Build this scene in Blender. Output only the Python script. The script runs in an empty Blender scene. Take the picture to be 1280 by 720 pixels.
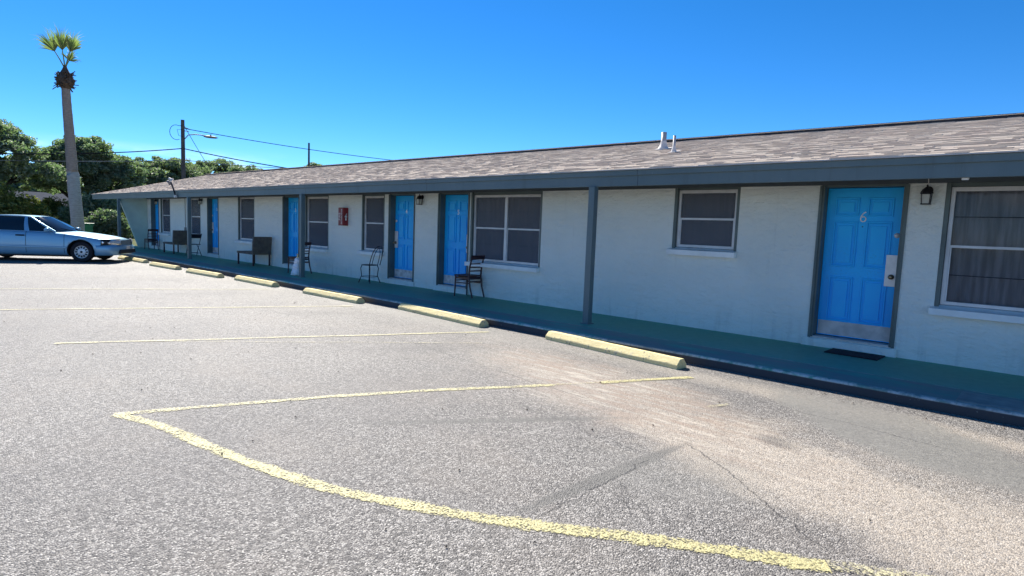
import bpy, bmesh, math, random
import numpy as np
from mathutils import Vector, Matrix
R = math.radians
random.seed(7); rng = np.random.default_rng(11)
S = bpy.context.scene
COL = S.collection
GZ = -0.12                                   # asphalt level; the walkway top is z = 0

# ------------------------------------------------------------------ helpers
class MB:
    """collects geometry for ONE mesh object"""
    def __init__(s): s.v=[]; s.f=[]; s.sm=[]
    def add(s, vs, fs, smooth=False):
        o=len(s.v); s.v += [tuple(map(float,p)) for p in vs]
        for f in fs: s.f.append([i+o for i in f]); s.sm.append(smooth)
    def box(s,x0,x1,y0,y1,z0,z1):
        s.add([(x0,y0,z0),(x1,y0,z0),(x1,y1,z0),(x0,y1,z0),(x0,y0,z1),(x1,y0,z1),(x1,y1,z1),(x0,y1,z1)],
              [(0,3,2,1),(4,5,6,7),(0,1,5,4),(1,2,6,5),(2,3,7,6),(3,0,4,7)])
    def obox(s, c, ax, ay, az):
        c,ax,ay,az=map(Vector,(c,ax,ay,az))
        vs=[c+i*ax+j*ay+k*az for k in(-1,1) for (i,j) in((-1,-1),(1,-1),(1,1),(-1,1))]
        s.add(vs,[(0,3,2,1),(4,5,6,7),(0,1,5,4),(1,2,6,5),(2,3,7,6),(3,0,4,7)])
    def bar(s,a,b,w,t=None,up=(0,0,1)):
        a=Vector(a);b=Vector(b);t=t or w; d=(b-a); L=d.length; d.normalize()
        u=Vector(up); 
        if abs(d.dot(u))>.95: u=Vector((1,0,0))
        x=d.cross(u).normalized(); y=x.cross(d).normalized()
        s.obox((a+b)/2, d*L/2, x*w/2, y*t/2)
    def tube(s,pts,r,n=8,cap=True):
        pts=[Vector(p) for p in pts]; k=len(pts)
        rr=r if isinstance(r,(list,tuple)) else [r]*k
        vs=[];fs=[]; prev=None
        for i,p in enumerate(pts):
            d=(pts[min(i+1,k-1)]-pts[max(i-1,0)]).normalized()
            if prev is None:
                u=Vector((0,0,1)) if abs(d.z)<.9 else Vector((1,0,0))
                x=d.cross(u).normalized()
            else: x=(prev-d*prev.dot(d)).normalized()
            prev=x; y=d.cross(x)
            for j in range(n):
                a=2*math.pi*j/n; vs.append(p+(x*math.cos(a)+y*math.sin(a))*rr[i])
        for i in range(k-1):
            for j in range(n):
                fs.append((i*n+j,i*n+(j+1)%n,(i+1)*n+(j+1)%n,(i+1)*n+j))
        s.add(vs,fs,True)
        if cap:
            s.add(vs[:n],[tuple(range(n))[::-1]]); s.add(vs[-n:],[tuple(range(n))])
    def lathe(s,prof,c=(0,0,0),axis='z',n=24,smooth=True):
        vs=[];fs=[];k=len(prof)
        for i,(r,h) in enumerate(prof):
            for j in range(n):
                a=2*math.pi*j/n; p=(r*math.cos(a),r*math.sin(a),h)
                if axis=='y': p=(p[0],p[2],p[1])
                if axis=='x': p=(p[2],p[0],p[1])
                vs.append((p[0]+c[0],p[1]+c[1],p[2]+c[2]))
        for i in range(k-1):
            for j in range(n): fs.append((i*n+j,i*n+(j+1)%n,(i+1)*n+(j+1)%n,(i+1)*n+j))
        s.add(vs,fs,smooth)
    def prism(s,poly,fn,t0,t1):
        """poly of 2D points extruded from t0 to t1; fn(u,v,t) gives the 3D point"""
        n=len(poly); vs=[fn(u,v,t0) for u,v in poly]+[fn(u,v,t1) for u,v in poly]
        s.add(vs,[tuple(range(n))[::-1],tuple(range(n,2*n))]+[(i,(i+1)%n,n+(i+1)%n,n+i) for i in range(n)])
    def grid(s,P,smooth=True,flip=False):
        a=len(P);b=len(P[0]); vs=[p for r in P for p in r]
        fs=[(i*b+j,i*b+j+1,(i+1)*b+j+1,(i+1)*b+j) for i in range(a-1) for j in range(b-1)]
        if flip: fs=[f[::-1] for f in fs]
        s.add(vs,fs,smooth)
    def build(s,name,mat,parent=None,bevel=0,recalc=True,seg=2,offset=None):
        me=bpy.data.meshes.new(name)
        if parent is not None:
            r=parent
            while r.parent: r=r.parent
            if r.get('_world'):
                L=r.location; s.v=[(a-L.x,b-L.y,c-L.z) for a,b,c in s.v]
        me.from_pydata(s.v,[],s.f)
        me.polygons.foreach_set('use_smooth',s.sm)
        if recalc:
            bm=bmesh.new(); bm.from_mesh(me); bmesh.ops.recalc_face_normals(bm,faces=bm.faces); bm.to_mesh(me); bm.free()
        me.materials.append(mat)
        o=bpy.data.objects.new(name,me); COL.objects.link(o)
        if parent is not None: o.parent=parent
        if bevel:
            b=o.modifiers.new('b','BEVEL'); b.width=bevel; b.segments=seg; b.limit_method='ANGLE'; b.angle_limit=R(40)
        return o

def tag(o,label=None,cat=None,group=None,kind=None):
    if label: o['label']=label
    if cat: o['category']=cat
    if group: o['group']=group
    if kind: o['kind']=kind
    return o
def thing(name,label,cat,loc=(0,0,0),rz=0,group=None,world=False):
    o=bpy.data.objects.new(name,None); COL.objects.link(o); o.location=loc; o.rotation_euler=(0,0,rz)
    o.empty_display_size=.2
    if world: o['_world']=1
    return tag(o,label,cat,group)
def copy_tree(o,parent=None):
    c=o.copy(); COL.objects.link(c)
    if parent: c.parent=parent
    for ch in list(o.children): copy_tree(ch,c)
    return c
def text_mesh(txt,name,mat,parent,loc,size,rot,ext=.002):
    cu=bpy.data.curves.new(name,'FONT'); cu.body=txt; cu.size=size; cu.extrude=ext
    cu.align_x='CENTER'; cu.align_y='CENTER'
    t=bpy.data.objects.new(name,cu); COL.objects.link(t); bpy.context.view_layer.update()
    me=bpy.data.meshes.new_from_object(t.evaluated_get(bpy.context.evaluated_depsgraph_get()))
    bpy.data.objects.remove(t); bpy.data.curves.remove(cu)
    me.transform(Matrix.Translation(Vector(loc))@rot.to_4x4())
    me.materials.clear(); me.materials.append(mat); me.name=name
    o=bpy.data.objects.new(name,me); COL.objects.link(o)
    if parent: o.parent=parent
    return o

# ------------------------------------------------------------------ materials
class NT:
    def __init__(s,name):
        s.m=bpy.data.materials.new(name); s.m.use_nodes=True; s.t=s.m.node_tree; s.t.nodes.clear()
        s.out=s.t.nodes.new('ShaderNodeOutputMaterial')
    def n(s,kind,**kw):
        x=s.t.nodes.new('ShaderNode'+kind)
        for k,v in kw.items():
            if k in x.inputs: x.inputs[k].default_value=v
            else: setattr(x,k,v)
        return x
    def l(s,a,b): s.t.links.new(a,b)
    def set(s,sock,val):
        if hasattr(val,'is_output'): s.l(val,sock)
        else: sock.default_value=val
    def math(s,op,a,b=None,c=None,clamp=False):
        x=s.t.nodes.new('ShaderNodeMath'); x.operation=op; x.use_clamp=clamp
        s.set(x.inputs[0],a)
        if b is not None: s.set(x.inputs[1],b)
        if c is not None: s.set(x.inputs[2],c)
        return x.outputs[0]
    def mix(s,f,a,b,blend='MIX'):
        x=s.t.nodes.new('ShaderNodeMix'); x.data_type='RGBA'; x.blend_type=blend
        s.set(x.inputs[0],f)
        for sock,v in((x.inputs[6],a),(x.inputs[7],b)):
            if isinstance(v,(tuple,list)): sock.default_value=(*v[:3],1)
            else: s.l(v,sock)
        return x.outputs[2]
    def ramp(s,f,pts):
        x=s.t.nodes.new('ShaderNodeValToRGB'); e=x.color_ramp.elements
        while len(e)<len(pts): e.new(.5)
        for el,(p,c) in zip(e,pts):
            el.position=p; el.color=(*c[:3],1) if isinstance(c,(tuple,list)) else (c,c,c,1)
        s.l(f,x.inputs[0]); return x.outputs[0]
    def smooth(s,v,a,b):
        x=s.t.nodes.new('ShaderNodeMapRange'); x.interpolation_type='SMOOTHSTEP'
        s.set(x.inputs[0],v); x.inputs[1].default_value=a; x.inputs[2].default_value=b
        x.inputs[3].default_value=0; x.inputs[4].default_value=1
        return x.outputs[0]
    def pos(s): return s.n('TexCoord').outputs['Object']
    def noise(s,vec,scale,detail=4,rough=.55,out=0):
        x=s.n('TexNoise'); x.inputs['Scale'].default_value=scale; x.inputs['Detail'].default_value=detail
        x.inputs['Roughness'].default_value=rough
        if vec is not None: s.l(vec,x.inputs['Vector'])
        return x.outputs[out]
    def scalev(s,vec,sc):
        x=s.n('Mapping'); s.l(vec,x.inputs[0]); x.inputs['Scale'].default_value=sc; return x.outputs[0]
    def bsdf(s,color,rough=.6,metal=0,spec=.5,bump=None,bstr=.3,bdist=.01,**kw):
        b=s.n('BsdfPrincipled'); 
        if isinstance(color,(tuple,list)): b.inputs['Base Color'].default_value=(*color[:3],1)
        else: s.l(color,b.inputs['Base Color'])
        s.set(b.inputs['Roughness'],rough); s.set(b.inputs['Metallic'],metal)
        b.inputs['Specular IOR Level'].default_value=spec
        for k,v in kw.items(): s.set(b.inputs[k],v)
        if bump is not None:
            bp=s.n('Bump'); bp.inputs['Strength'].default_value=bstr; bp.inputs['Distance'].default_value=bdist
            s.l(bump,bp.inputs['Height']); s.l(bp.outputs[0],b.inputs['Normal'])
        return b.outputs[0]
    def done(s,sh): s.l(sh,s.out.inputs[0]); return s.m

def simple(name,c,rough=.5,metal=0,var=.12,scale=6,bstr=.1,bscale=40,spec=.5,**kw):
    t=NT(name); p=t.pos()
    n=t.noise(p,scale,5); f=t.smooth(n,.3,.7)
    col=t.mix(f,tuple(x*(1-var) for x in c),tuple(min(1,x*(1+var)) for x in c))
    b=t.noise(p,bscale,3)
    return t.done(t.bsdf(col,rough,metal,spec,b,bstr,.004,**kw))

def make_wall():
    t=NT('painted_masonry'); p=t.pos()
    blot=t.noise(p,.7,6,.6); fine=t.noise(p,22,5,.65)
    col=t.mix(t.smooth(blot,.3,.7),WALL_A,WALL_B)
    # scuffs and splash dirt low on the wall
    sep=t.n('SeparateXYZ'); t.l(p,sep.inputs[0])
    streak=t.noise(t.scalev(p,(3.2,3.2,.35)),2.2,5)
    low=t.math('MULTIPLY',t.smooth(sep.outputs[2],.55,0.0),t.smooth(streak,.5,.72))
    col=t.mix(t.math('MULTIPLY',low,.3),col,(.36,.38,.36))
    st=t.noise(t.scalev(p,(5,5,.25)),1.5,4)
    col=t.mix(t.math('MULTIPLY',t.smooth(st,.60,.78),.18),col,(.40,.39,.34))
    spk=t.noise(p,48,2); col=t.mix(t.math('MULTIPLY',t.smooth(spk,.70,.76),t.math('MULTIPLY',t.smooth(sep.outputs[2],.5,.0),.6)),col,(.8,.82,.8))
    # slurry-coated block: faint courses + trowelled skin
    br=t.n('TexBrick'); br.inputs['Scale'].default_value=1; br.inputs['Brick Width'].default_value=.4; br.inputs['Row Height'].default_value=.2
    br.inputs['Mortar Size'].default_value=.012; br.inputs['Mortar Smooth'].default_value=1
    cx=t.n('CombineXYZ'); dn=t.noise(p,3,2); 
    t.l(t.math('ADD',sep.outputs[0],t.math('MULTIPLY',dn,.05)),cx.inputs[0]); t.l(t.math('ADD',sep.outputs[2],t.math('MULTIPLY',dn,.03)),cx.inputs[1]); t.l(cx.outputs[0],br.inputs['Vector'])
    skin=t.noise(t.scalev(p,(1,1,1.8)),5,6,.6)
    h=t.math('ADD',t.math('MULTIPLY',skin,1.1),t.math('ADD',t.math('MULTIPLY',fine,.28),t.math('MULTIPLY',br.outputs['Fac'],-.035)))
    return t.done(t.bsdf(col,.62,0,.35,h,.85,.055))
WALL_A=(.76,.80,.755); WALL_B=(.84,.87,.82)

def make_asphalt():
    t=NT('asphalt'); p=t.pos()
    sep=t.n('SeparateXYZ'); t.l(p,sep.inputs[0]); X,Y=sep.outputs[0],sep.outputs[1]
    wob=t.noise(p,1.6,5,.6); wob2=t.noise(p,6,4)
    w=t.math('ADD',t.math('SUBTRACT',wob,.5),t.math('MULTIPLY',t.math('SUBTRACT',wob2,.5),.35))
    def blob(cx,cy,rx,ry,ang,edge=.35,wa=1.3):
        c,s_=math.cos(R(ang)),math.sin(R(ang))
        dx=t.math('SUBTRACT',X,cx); dy=t.math('SUBTRACT',Y,cy)
        u=t.math('DIVIDE',t.math('ADD',t.math('MULTIPLY',dx,c),t.math('MULTIPLY',dy,s_)),rx)
        v=t.math('DIVIDE',t.math('SUBTRACT',t.math('MULTIPLY',dy,c),t.math('MULTIPLY',dx,s_)),ry)
        d=t.math('SQRT',t.math('ADD',t.math('MULTIPLY',u,u),t.math('MULTIPLY',v,v)))
        return t.smooth(t.math('ADD',d,t.math('MULTIPLY',w,wa)),1+edge,1-edge)
    vo=t.n('TexVoronoi'); vo.inputs['Scale'].default_value=112; vo.inputs['Randomness'].default_value=1; t.l(p,vo.inputs['Vector'])
    vs=t.n('SeparateColor'); t.l(vo.outputs['Color'],vs.inputs[0])
    vo2=t.n('TexVoronoi'); vo2.inputs['Scale'].default_value=46; t.l(p,vo2.inputs['Vector'])
    vs2=t.n('SeparateColor'); t.l(vo2.outputs['Color'],vs2.inputs[0])
    stone=t.ramp(vs.outputs[0],[(0,(.05,.047,.045)),(.25,(.125,.118,.113)),(.5,(.225,.212,.20)),(.76,(.36,.338,.318)),(1,(.62,.59,.555))])
    stone=t.mix(t.smooth(vs2.outputs[2],.55,.8),stone,t.ramp(vs2.outputs[1],[(0,(.08,.075,.072)),(.5,(.18,.168,.158)),(.8,(.31,.292,.272)),(1,(.52,.49,.455))]))
    gap=t.smooth(vo.outputs['Distance'],.35,.72)
    stone=t.mix(t.math('MULTIPLY',gap,.45),stone,(.06,.052,.05))
    big=t.noise(p,.28,5,.6)
    stone=t.mix(t.math('MULTIPLY',t.smooth(big,.36,.66),.30),stone,(.085,.08,.083))
    med=t.noise(p,1.1,5,.65)
    stone=t.mix(t.math('MULTIPLY',t.smooth(med,.52,.72),.22),stone,(.215,.20,.19))
    tanm=t.noise(t.scalev(p,(.9,1.3,1)),.8,6,.7)
    stone=t.mix(t.math('MULTIPLY',t.smooth(tanm,.45,.68),.24),stone,(.29,.25,.215))
    drk=t.noise(p,2.7,6,.7)
    stone=t.mix(t.math('MULTIPLY',t.smooth(drk,.56,.74),.30),stone,(.105,.095,.092))
    wr=t.n('Mapping'); t.l(p,wr.inputs[0]); wr.inputs['Rotation'].default_value=(0,0,R(-64)); wr.inputs['Scale'].default_value=(.22,2.2,1)
    trk=t.noise(wr.outputs[0],1.3,5,.6)
    stone=t.mix(t.math('MULTIPLY',t.smooth(trk,.52,.72),.22),stone,(.12,.11,.108))
    # silted, pale tracks of sand washed over the lot
    sand=t.mix(vs2.outputs[0],(.42,.355,.285),(.58,.505,.42))
    sandm=t.math('MAXIMUM',blob(-1.0,-4.75,2.1,.62,-18),t.math('MULTIPLY',blob(-3.1,-3.95,2.1,.62,-14,.7),.75))
    sandm=t.math('MAXIMUM',sandm,t.math('MULTIPLY',blob(-1.2,-2.75,2.6,.22,-3,.7),.8))
    sandm=t.math('MAXIMUM',sandm,t.math('MULTIPLY',blob(.6,-4.9,1.6,.8,-20,.6),.9))
    grit=t.smooth(vs.outputs[1],.05,.75)
    stone=t.mix(t.math('MULTIPLY',sandm,t.math('MULTIPLY_ADD',grit,.55,.22)),stone,sand)
    sk=t.n('Mapping'); t.l(p,sk.inputs[0]); sk.inputs['Rotation'].default_value=(0,0,R(22)); sk.inputs['Scale'].default_value=(1.1,7,1)
    strk=t.noise(sk.outputs[0],1.6,6,.7)
    rust=blob(-3.5,-3.75,1.9,.62,-20,.8)
    stone=t.mix(t.math('MULTIPLY',blob(-3.0,-4.0,2.2,.7,-18,.8),t.math('MULTIPLY',t.smooth(strk,.52,.66),.6)),stone,(.60,.52,.43))
    stone=t.mix(t.math('MULTIPLY',rust,t.math('MULTIPLY',t.smooth(strk,.58,.40),.62)),stone,(.30,.205,.15))
    # fine dark seal-coat patches
    seal=t.mix(vs2.outputs[2],(.15,.146,.137),(.225,.218,.20)); sealdark=t.mix(vs2.outputs[2],(.095,.092,.088),(.15,.145,.135))
    sealm=blob(-.85,-3.2,1.35,.55,-32,.22,.9)
    strip=t.math('MAXIMUM',t.math('MULTIPLY',blob(-3.35,-5.55,1.1,.055,53,.5,.25),.8),blob(-2.04,-5.72,.88,.06,86,.3,.25))
    sealm=t.math('MAXIMUM',sealm,t.math('MULTIPLY',blob(-1.75,-5.4,.5,.42,20,.5),.45))
    sealm=t.math('MAXIMUM',sealm,t.math('MULTIPLY',blob(-6.5,-2.6,3.8,.3,-2,.8),.45))
    stone=t.mix(t.math('MULTIPLY',sealm,.82),stone,seal)
    stone=t.mix(t.math('MULTIPLY',strip,.75),stone,sealdark)
    oil=t.math('MAXIMUM',blob(-.75,-5.9,.20,.03,30,.4,.5),t.math('MAXIMUM',blob(-.5,-5.62,.06,.025,30,.5,.4),blob(-1.5,-4.2,.16,.10,-20,.5,.6)))
    for cx,cy in((-9.4,-3.6),(-13,-3.9),(-16.3,-4.0),(-5.9,-3.9)): oil=t.math('MAXIMUM',oil,t.math('MULTIPLY',blob(cx,cy,.7,.28,60,.9,1.6),.55))
    stone=t.mix(t.math('MULTIPLY',oil,.5),stone,(.05,.048,.052))
    # hairline cracks
    def crack(ax,ay,bx,by,wd):
        L=math.hypot(bx-ax,by-ay); c,s_=(bx-ax)/L,(by-ay)/L
        dx=t.math('SUBTRACT',X,ax); dy=t.math('SUBTRACT',Y,ay)
        u=t.math('ADD',t.math('MULTIPLY',dx,c),t.math('MULTIPLY',dy,s_))
        v=t.math('SUBTRACT',t.math('MULTIPLY',dy,c),t.math('MULTIPLY',dx,s_))
        v=t.math('ABSOLUTE',t.math('ADD',v,jag))
        m=t.math('MULTIPLY',t.smooth(v,wd*.75,wd*.2),t.math('MULTIPLY',t.smooth(u,-.05,.05),t.smooth(u,L+.05,L-.05)))
        return m
    jag=t.math('ADD',t.math('MULTIPLY',w,.22),t.math('MULTIPLY',t.math('SUBTRACT',t.noise(p,13,4,.7),.5),.10))
    cr=crack(-2.0,-6.45,-1.98,-5.3,.010)
    for a in((-1.95,-4.8,-.7,-5.7,.014),(-1.93,-5.75,-1.62,-6.1,.007),(-3.0,-7.2,-1.0,-6.08,.008),(-7,-3.9,-3,-4.4,.009),(-5,-2.75,-.5,-3.3,.008),(-2.1,-5.2,-3.6,-5.0,.008)):
        cr=t.math('MAXIMUM',cr,crack(*a))
    stone=t.mix(t.math('MULTIPLY',cr,.45),stone,(.03,.028,.03))
    scr=crack(-2.93,-5.62,-2.9,-5.2,.02)
    stone=t.mix(t.math('MULTIPLY',scr,.4),stone,(.5,.48,.45))
    rnd=t.math('MULTIPLY_ADD',vo.outputs['Distance'],-1.0,t.math('MULTIPLY',vs.outputs[2],.85))
    rough_h=t.math('ADD',rnd,t.math('MULTIPLY',vo2.outputs['Distance'],-.3))
    smoothed=t.math('MAXIMUM',t.math('MULTIPLY',sealm,.8),t.math('MULTIPLY',sandm,.35))
    h=t.math('MULTIPLY',rough_h,t.math('SUBTRACT',1,smoothed))
    h=t.math('ADD',h,t.math('MULTIPLY',cr,-1.2))
    return t.done(t.bsdf(t.mix(1.0,stone,(.95,.945,.92),'MULTIPLY'),.64,0,.45,h,.75,.009))

def make_paint_line(name,c,wear,edge=None):
    t=NT(name); p=t.pos()
    n1=t.noise(p,5,5,.7); vo=t.n('TexVoronoi'); vo.inputs['Scale'].default_value=100; t.l(p,vo.inputs['Vector'])
    vs=t.n('SeparateColor'); t.l(vo.outputs['Color'],vs.inputs[0]); n2=t.noise(p,32,4,.7)
    g=t.math('ADD',t.math('MULTIPLY',vs.outputs[0],.42),t.math('ADD',t.math('MULTIPLY',n1,.62),t.math('MULTIPLY',n2,.4)))
    # thin towards the sprayed edges: uv.y runs across the line
    uv=t.n('UVMap'); su=t.n('SeparateXYZ'); t.l(uv.outputs[0],su.inputs[0])
    e=t.math('ABSOLUTE',t.math('SUBTRACT',su.outputs[1],.5))
    g=t.math('SUBTRACT',g,t.math('MULTIPLY',t.smooth(e,.15,.5),.75))
    m=t.smooth(g,wear-.16,wear+.20)
    col=t.mix(t.smooth(n2,.35,.7),tuple(x*.82 for x in c),c)
    h=t.math('MULTIPLY_ADD',vo.outputs['Distance'],-.8,t.math('MULTIPLY',vs.outputs[2],.4))
    b=t.bsdf(col,.6,0,.4,h,.5,.008)
    tr=t.n('BsdfTransparent'); mx=t.n('MixShader'); t.l(m,mx.inputs[0]); t.l(tr.outputs[0],mx.inputs[1]); t.l(b,mx.inputs[2])
    return t.done(mx.outputs[0])

def make_walk():
    t=NT('green_walkway_paint'); p=t.pos(); sep=t.n('SeparateXYZ'); t.l(p,sep.inputs[0]); Y=sep.outputs[1]; Z=sep.outputs[2]
    n=t.noise(t.scalev(p,(.5,1.6,1)),1.7,6,.65); n2=t.noise(p,9,5,.65); fine=t.noise(p,70,3)
    yy=t.math('ADD',Y,t.math('MULTIPLY',t.math('SUBTRACT',n,.5),.25))
    green=t.mix(t.smooth(n2,.3,.7),(.085,.38,.29),(.11,.43,.34))
    dirty=t.mix(t.smooth(n,.35,.65),(.13,.19,.19),(.20,.25,.25))
    col=t.mix(t.math('MULTIPLY',t.smooth(yy,-1.38,-1.46),t.smooth(n,.28,.6)),green,dirty)
    seam=t.math('ABSOLUTE',t.math('ADD',Y,1.42))
    col=t.mix(t.math('MULTIPLY',t.smooth(seam,.012,.004),t.smooth(n2,.42,.55)),col,(.42,.48,.48))
    lip=t.smooth(t.math('ADD',yy,t.math('MULTIPLY',t.math('SUBTRACT',n2,.5),.3)),-2.0,-2.05)
    col=t.mix(t.math('MULTIPLY',lip,t.math('MULTIPLY',t.smooth(n2,.38,.62),.85)),col,(.55,.58,.58))
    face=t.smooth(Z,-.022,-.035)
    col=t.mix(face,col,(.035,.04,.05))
    sp=t.noise(p,26,2); col=t.mix(t.math('MULTIPLY',t.smooth(sp,.7,.76),.35),col,(.28,.31,.3))
    return t.done(t.bsdf(col,.6,0,.35,t.math('ADD',n2,t.math('MULTIPLY',fine,.3)),.35,.008))

def make_shingle():
    t=NT('laminated_shingle'); p=t.pos(); g=t.n('NewGeometry'); r=g.outputs['Random Per Island']
    base=t.ramp(r,[(0,(.56,.47,.385)),(.2,(.62,.53,.435)),(.45,(.665,.57,.475)),(.62,(.64,.53,.445)),(.8,(.69,.60,.50)),(1,(.74,.655,.55))])
    gr=t.noise(p,160,2); base=t.mix(t.math('MULTIPLY',t.smooth(gr,.3,.7),.3),base,(.45,.39,.355))
    big=t.noise(p,.5,4); base=t.mix(t.math('MULTIPLY',t.smooth(big,.4,.7),.18),base,(.48,.40,.34))
    return t.done(t.bsdf(base,.9,0,.04,gr,.4,.004))

def make_leaf(name,ca,cb,cc,trans=.45):
    t=NT(name); g=t.n('NewGeometry'); r=g.outputs['Random Per Island']
    col=t.ramp(r,[(0,ca),(.5,cb),(1,cc)])
    p=t.n('BsdfPrincipled'); t.l(col,p.inputs['Base Color']); p.inputs['Roughness'].default_value=.5; p.inputs['Specular IOR Level'].default_value=.35
    tr=t.n('BsdfTranslucent'); t.l(t.mix(.5,col,(ca[0]*1.6,cb[1]*1.6,ca[2]*.6)),tr.inputs[0])
    mx=t.n('MixShader'); mx.inputs[0].default_value=trans; t.l(p.outputs[0],mx.inputs[1]); t.l(tr.outputs[0],mx.inputs[2])
    return t.done(mx.outputs[0])

def make_glass(name,tint=(.42,.44,.47),rough=.03,ior=1.4):
    t=NT(name); p=t.pos(); n=t.noise(p,1.3,2)
    bp=t.n('Bump'); bp.inputs['Strength'].default_value=.06; bp.inputs['Distance'].default_value=.02; t.l(n,bp.inputs['Height'])
    tr=t.n('BsdfTransparent'); tr.inputs[0].default_value=(*tint,1)
    gl=t.n('BsdfGlossy'); gl.inputs['Roughness'].default_value=rough; t.l(bp.outputs[0],gl.inputs['Normal'])
    fr=t.n('Fresnel'); fr.inputs[0].default_value=ior
    mx=t.n('MixShader'); t.l(fr.outputs[0],mx.inputs[0]); t.l(tr.outputs[0],mx.inputs[1]); t.l(gl.outputs[0],mx.inputs[2])
    return t.done(mx.outputs[0])

def make_curtain(nm='curtain_cloth',ca=(.26,.25,.25),cb=(.40,.385,.375)):
    t=NT(nm); p=t.pos()
    n=t.noise(t.scalev(p,(3,3,.3)),4,3); w=t.noise(p,120,2)
    col=t.mix(t.smooth(n,.35,.65),ca,cb)
    return t.done(t.bsdf(col,.9,0,.1,w,.2,.002))

def make_stop():
    t=NT('worn_yellow_concrete'); p=t.pos(); n=t.noise(p,7,6,.65); n2=t.noise(p,38,4,.6)
    col=t.mix(t.smooth(n2,.3,.7),(.76,.62,.29),(.84,.71,.37))
    col=t.mix(t.math('MULTIPLY',t.smooth(n,.58,.70),.75),col,(.50,.47,.41))
    col=t.mix(t.math('MULTIPLY',t.smooth(t.noise(p,14,3),.62,.69),.85),col,(.20,.185,.16))
    rb=t.noise(t.scalev(p,(1.4,9,9)),1.8,5,.7); col=t.mix(t.math('MULTIPLY',t.smooth(rb,.56,.70),.45),col,(.13,.12,.11))
    return t.done(t.bsdf(col,.75,0,.3,t.math('ADD',n,t.math('MULTIPLY',n2,.6)),.5,.012))

def make_bark(name,a,b,sz=(1,1,.25),sc=9,bd=.03):
    t=NT(name); p=t.pos(); n=t.noise(t.scalev(p,sz),sc,6,.65)
    return t.done(t.bsdf(t.mix(t.smooth(n,.3,.7),a,b),.9,0,.2,n,.8,bd))

def make_palm_trunk():
    t=NT('palm_trunk_fibre'); p=t.pos(); sep=t.n('SeparateXYZ'); t.l(p,sep.inputs[0]); Z=sep.outputs[2]
    n=t.noise(t.scalev(p,(2,2,6)),3,6,.65); v=t.noise(t.scalev(p,(9,9,.7)),2,4)
    up=t.mix(t.smooth(n,.3,.7),(.25,.195,.165),(.35,.285,.245)); lo=t.mix(t.smooth(n,.3,.7),(.33,.31,.29),(.46,.44,.41))
    zz=t.math('ADD',Z,t.math('MULTIPLY',t.math('SUBTRACT',n,.5),.25))
    col=t.mix(t.smooth(zz,3.86,3.78),up,lo)
    ring=t.n('TexWave'); ring.bands_direction='Z'; ring.inputs['Scale'].default_value=2.6; ring.inputs['Distortion'].default_value=2.5; t.l(p,ring.inputs[0])
    col=t.mix(t.math('MULTIPLY',t.smooth(ring.outputs[1],.75,.95),.12),col,(.10,.09,.08))
    return t.done(t.bsdf(col,.95,0,.15,t.math('ADD',n,t.math('MULTIPLY',ring.outputs[1],.12)),.7,.03))

def make_grass():
    t=NT('lawn_grass'); p=t.pos(); n=t.noise(p,.5,6,.7); f=t.noise(p,14,4,.7)
    c=t.mix(t.smooth(n,.35,.65),(.075,.095,.028),(.16,.155,.06)); c=t.mix(t.math('MULTIPLY',f,.5),c,(.05,.075,.02))
    return t.done(t.bsdf(c,.9,0,.1,f,.8,.06))

M={}
M['wall']=make_wall(); M['asphalt']=make_asphalt(); M['walk']=make_walk(); M['shingle']=make_shingle()
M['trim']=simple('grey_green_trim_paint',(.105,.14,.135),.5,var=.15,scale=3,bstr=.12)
M['trimdark']=simple('dark_trim_paint',(.06,.08,.09),.55,var=.12,scale=3)  # the trim's own darker colour, for frieze board, roof slab and partition
def make_fascia():
    t=NT('slate_fascia_paint'); p=t.pos(); sep=t.n('SeparateXYZ'); t.l(p,sep.inputs[0])
    n=t.noise(p,1.1,5,.6); st=t.noise(t.scalev(p,(4,4,.3)),2,5,.65); f=t.noise(p,26,4,.65)
    c=t.mix(t.smooth(n,.3,.7),(.110,.160,.172),(.135,.185,.195))
    c=t.mix(t.math('MULTIPLY',t.smooth(st,.52,.75),.35),c,(.075,.095,.10))
    c=t.mix(t.math('MULTIPLY',t.smooth(f,.66,.72),.5),c,(.30,.31,.30))
    jx=t.math('ABSOLUTE',t.math('SUBTRACT',t.math('MODULO',t.math('ADD',sep.outputs[0],80.0),4.88),2.44))
    c=t.mix(t.math('MULTIPLY',t.smooth(jx,.008,.003),.75),c,(.03,.035,.04))
    return t.done(t.bsdf(c,.45,0,.4,t.math('ADD',n,t.math('MULTIPLY',f,.2)),.3,.01))
M['fascia']=make_fascia()
M['soffit']=simple('soffit_board_paint',(.20,.22,.21),.6,var=.1)
def make_door():
    t=NT('blue_door_paint'); p=t.pos(); sep=t.n('SeparateXYZ'); t.l(p,sep.inputs[0])
    n=t.noise(p,1.7,5,.6); br=t.noise(t.scalev(p,(60,60,2.5)),1.5,3); f=t.noise(p,34,4,.7)
    c=t.mix(t.smooth(n,.3,.7),(.004,.42,.97),(.010,.50,1.0))
    c=t.mix(t.math('MULTIPLY',t.smooth(br,.45,.75),.12),c,(.03,.56,.98))
    sc=t.math('MULTIPLY',t.smooth(f,.64,.70),t.smooth(sep.outputs[2],.9,.3))
    c=t.mix(t.math('MULTIPLY',sc,.45),c,(.35,.42,.5))
    hd=t.math('MULTIPLY',t.smooth(f,.5,.68),t.math('MULTIPLY',t.smooth(sep.outputs[2],.8,1.0),t.smooth(sep.outputs[2],1.5,1.25)))
    c=t.mix(t.math('MULTIPLY',hd,.16),c,(.03,.08,.16))
    return t.done(t.bsdf(c,.42,0,.35,t.math('ADD',br,t.math('MULTIPLY',f,.4)),.12,.003))
M['door']=make_door()
M['wing']=simple('sage_wall_paint',(.52,.63,.55),.6,var=.08,scale=2,bstr=.5,bscale=12)
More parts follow.
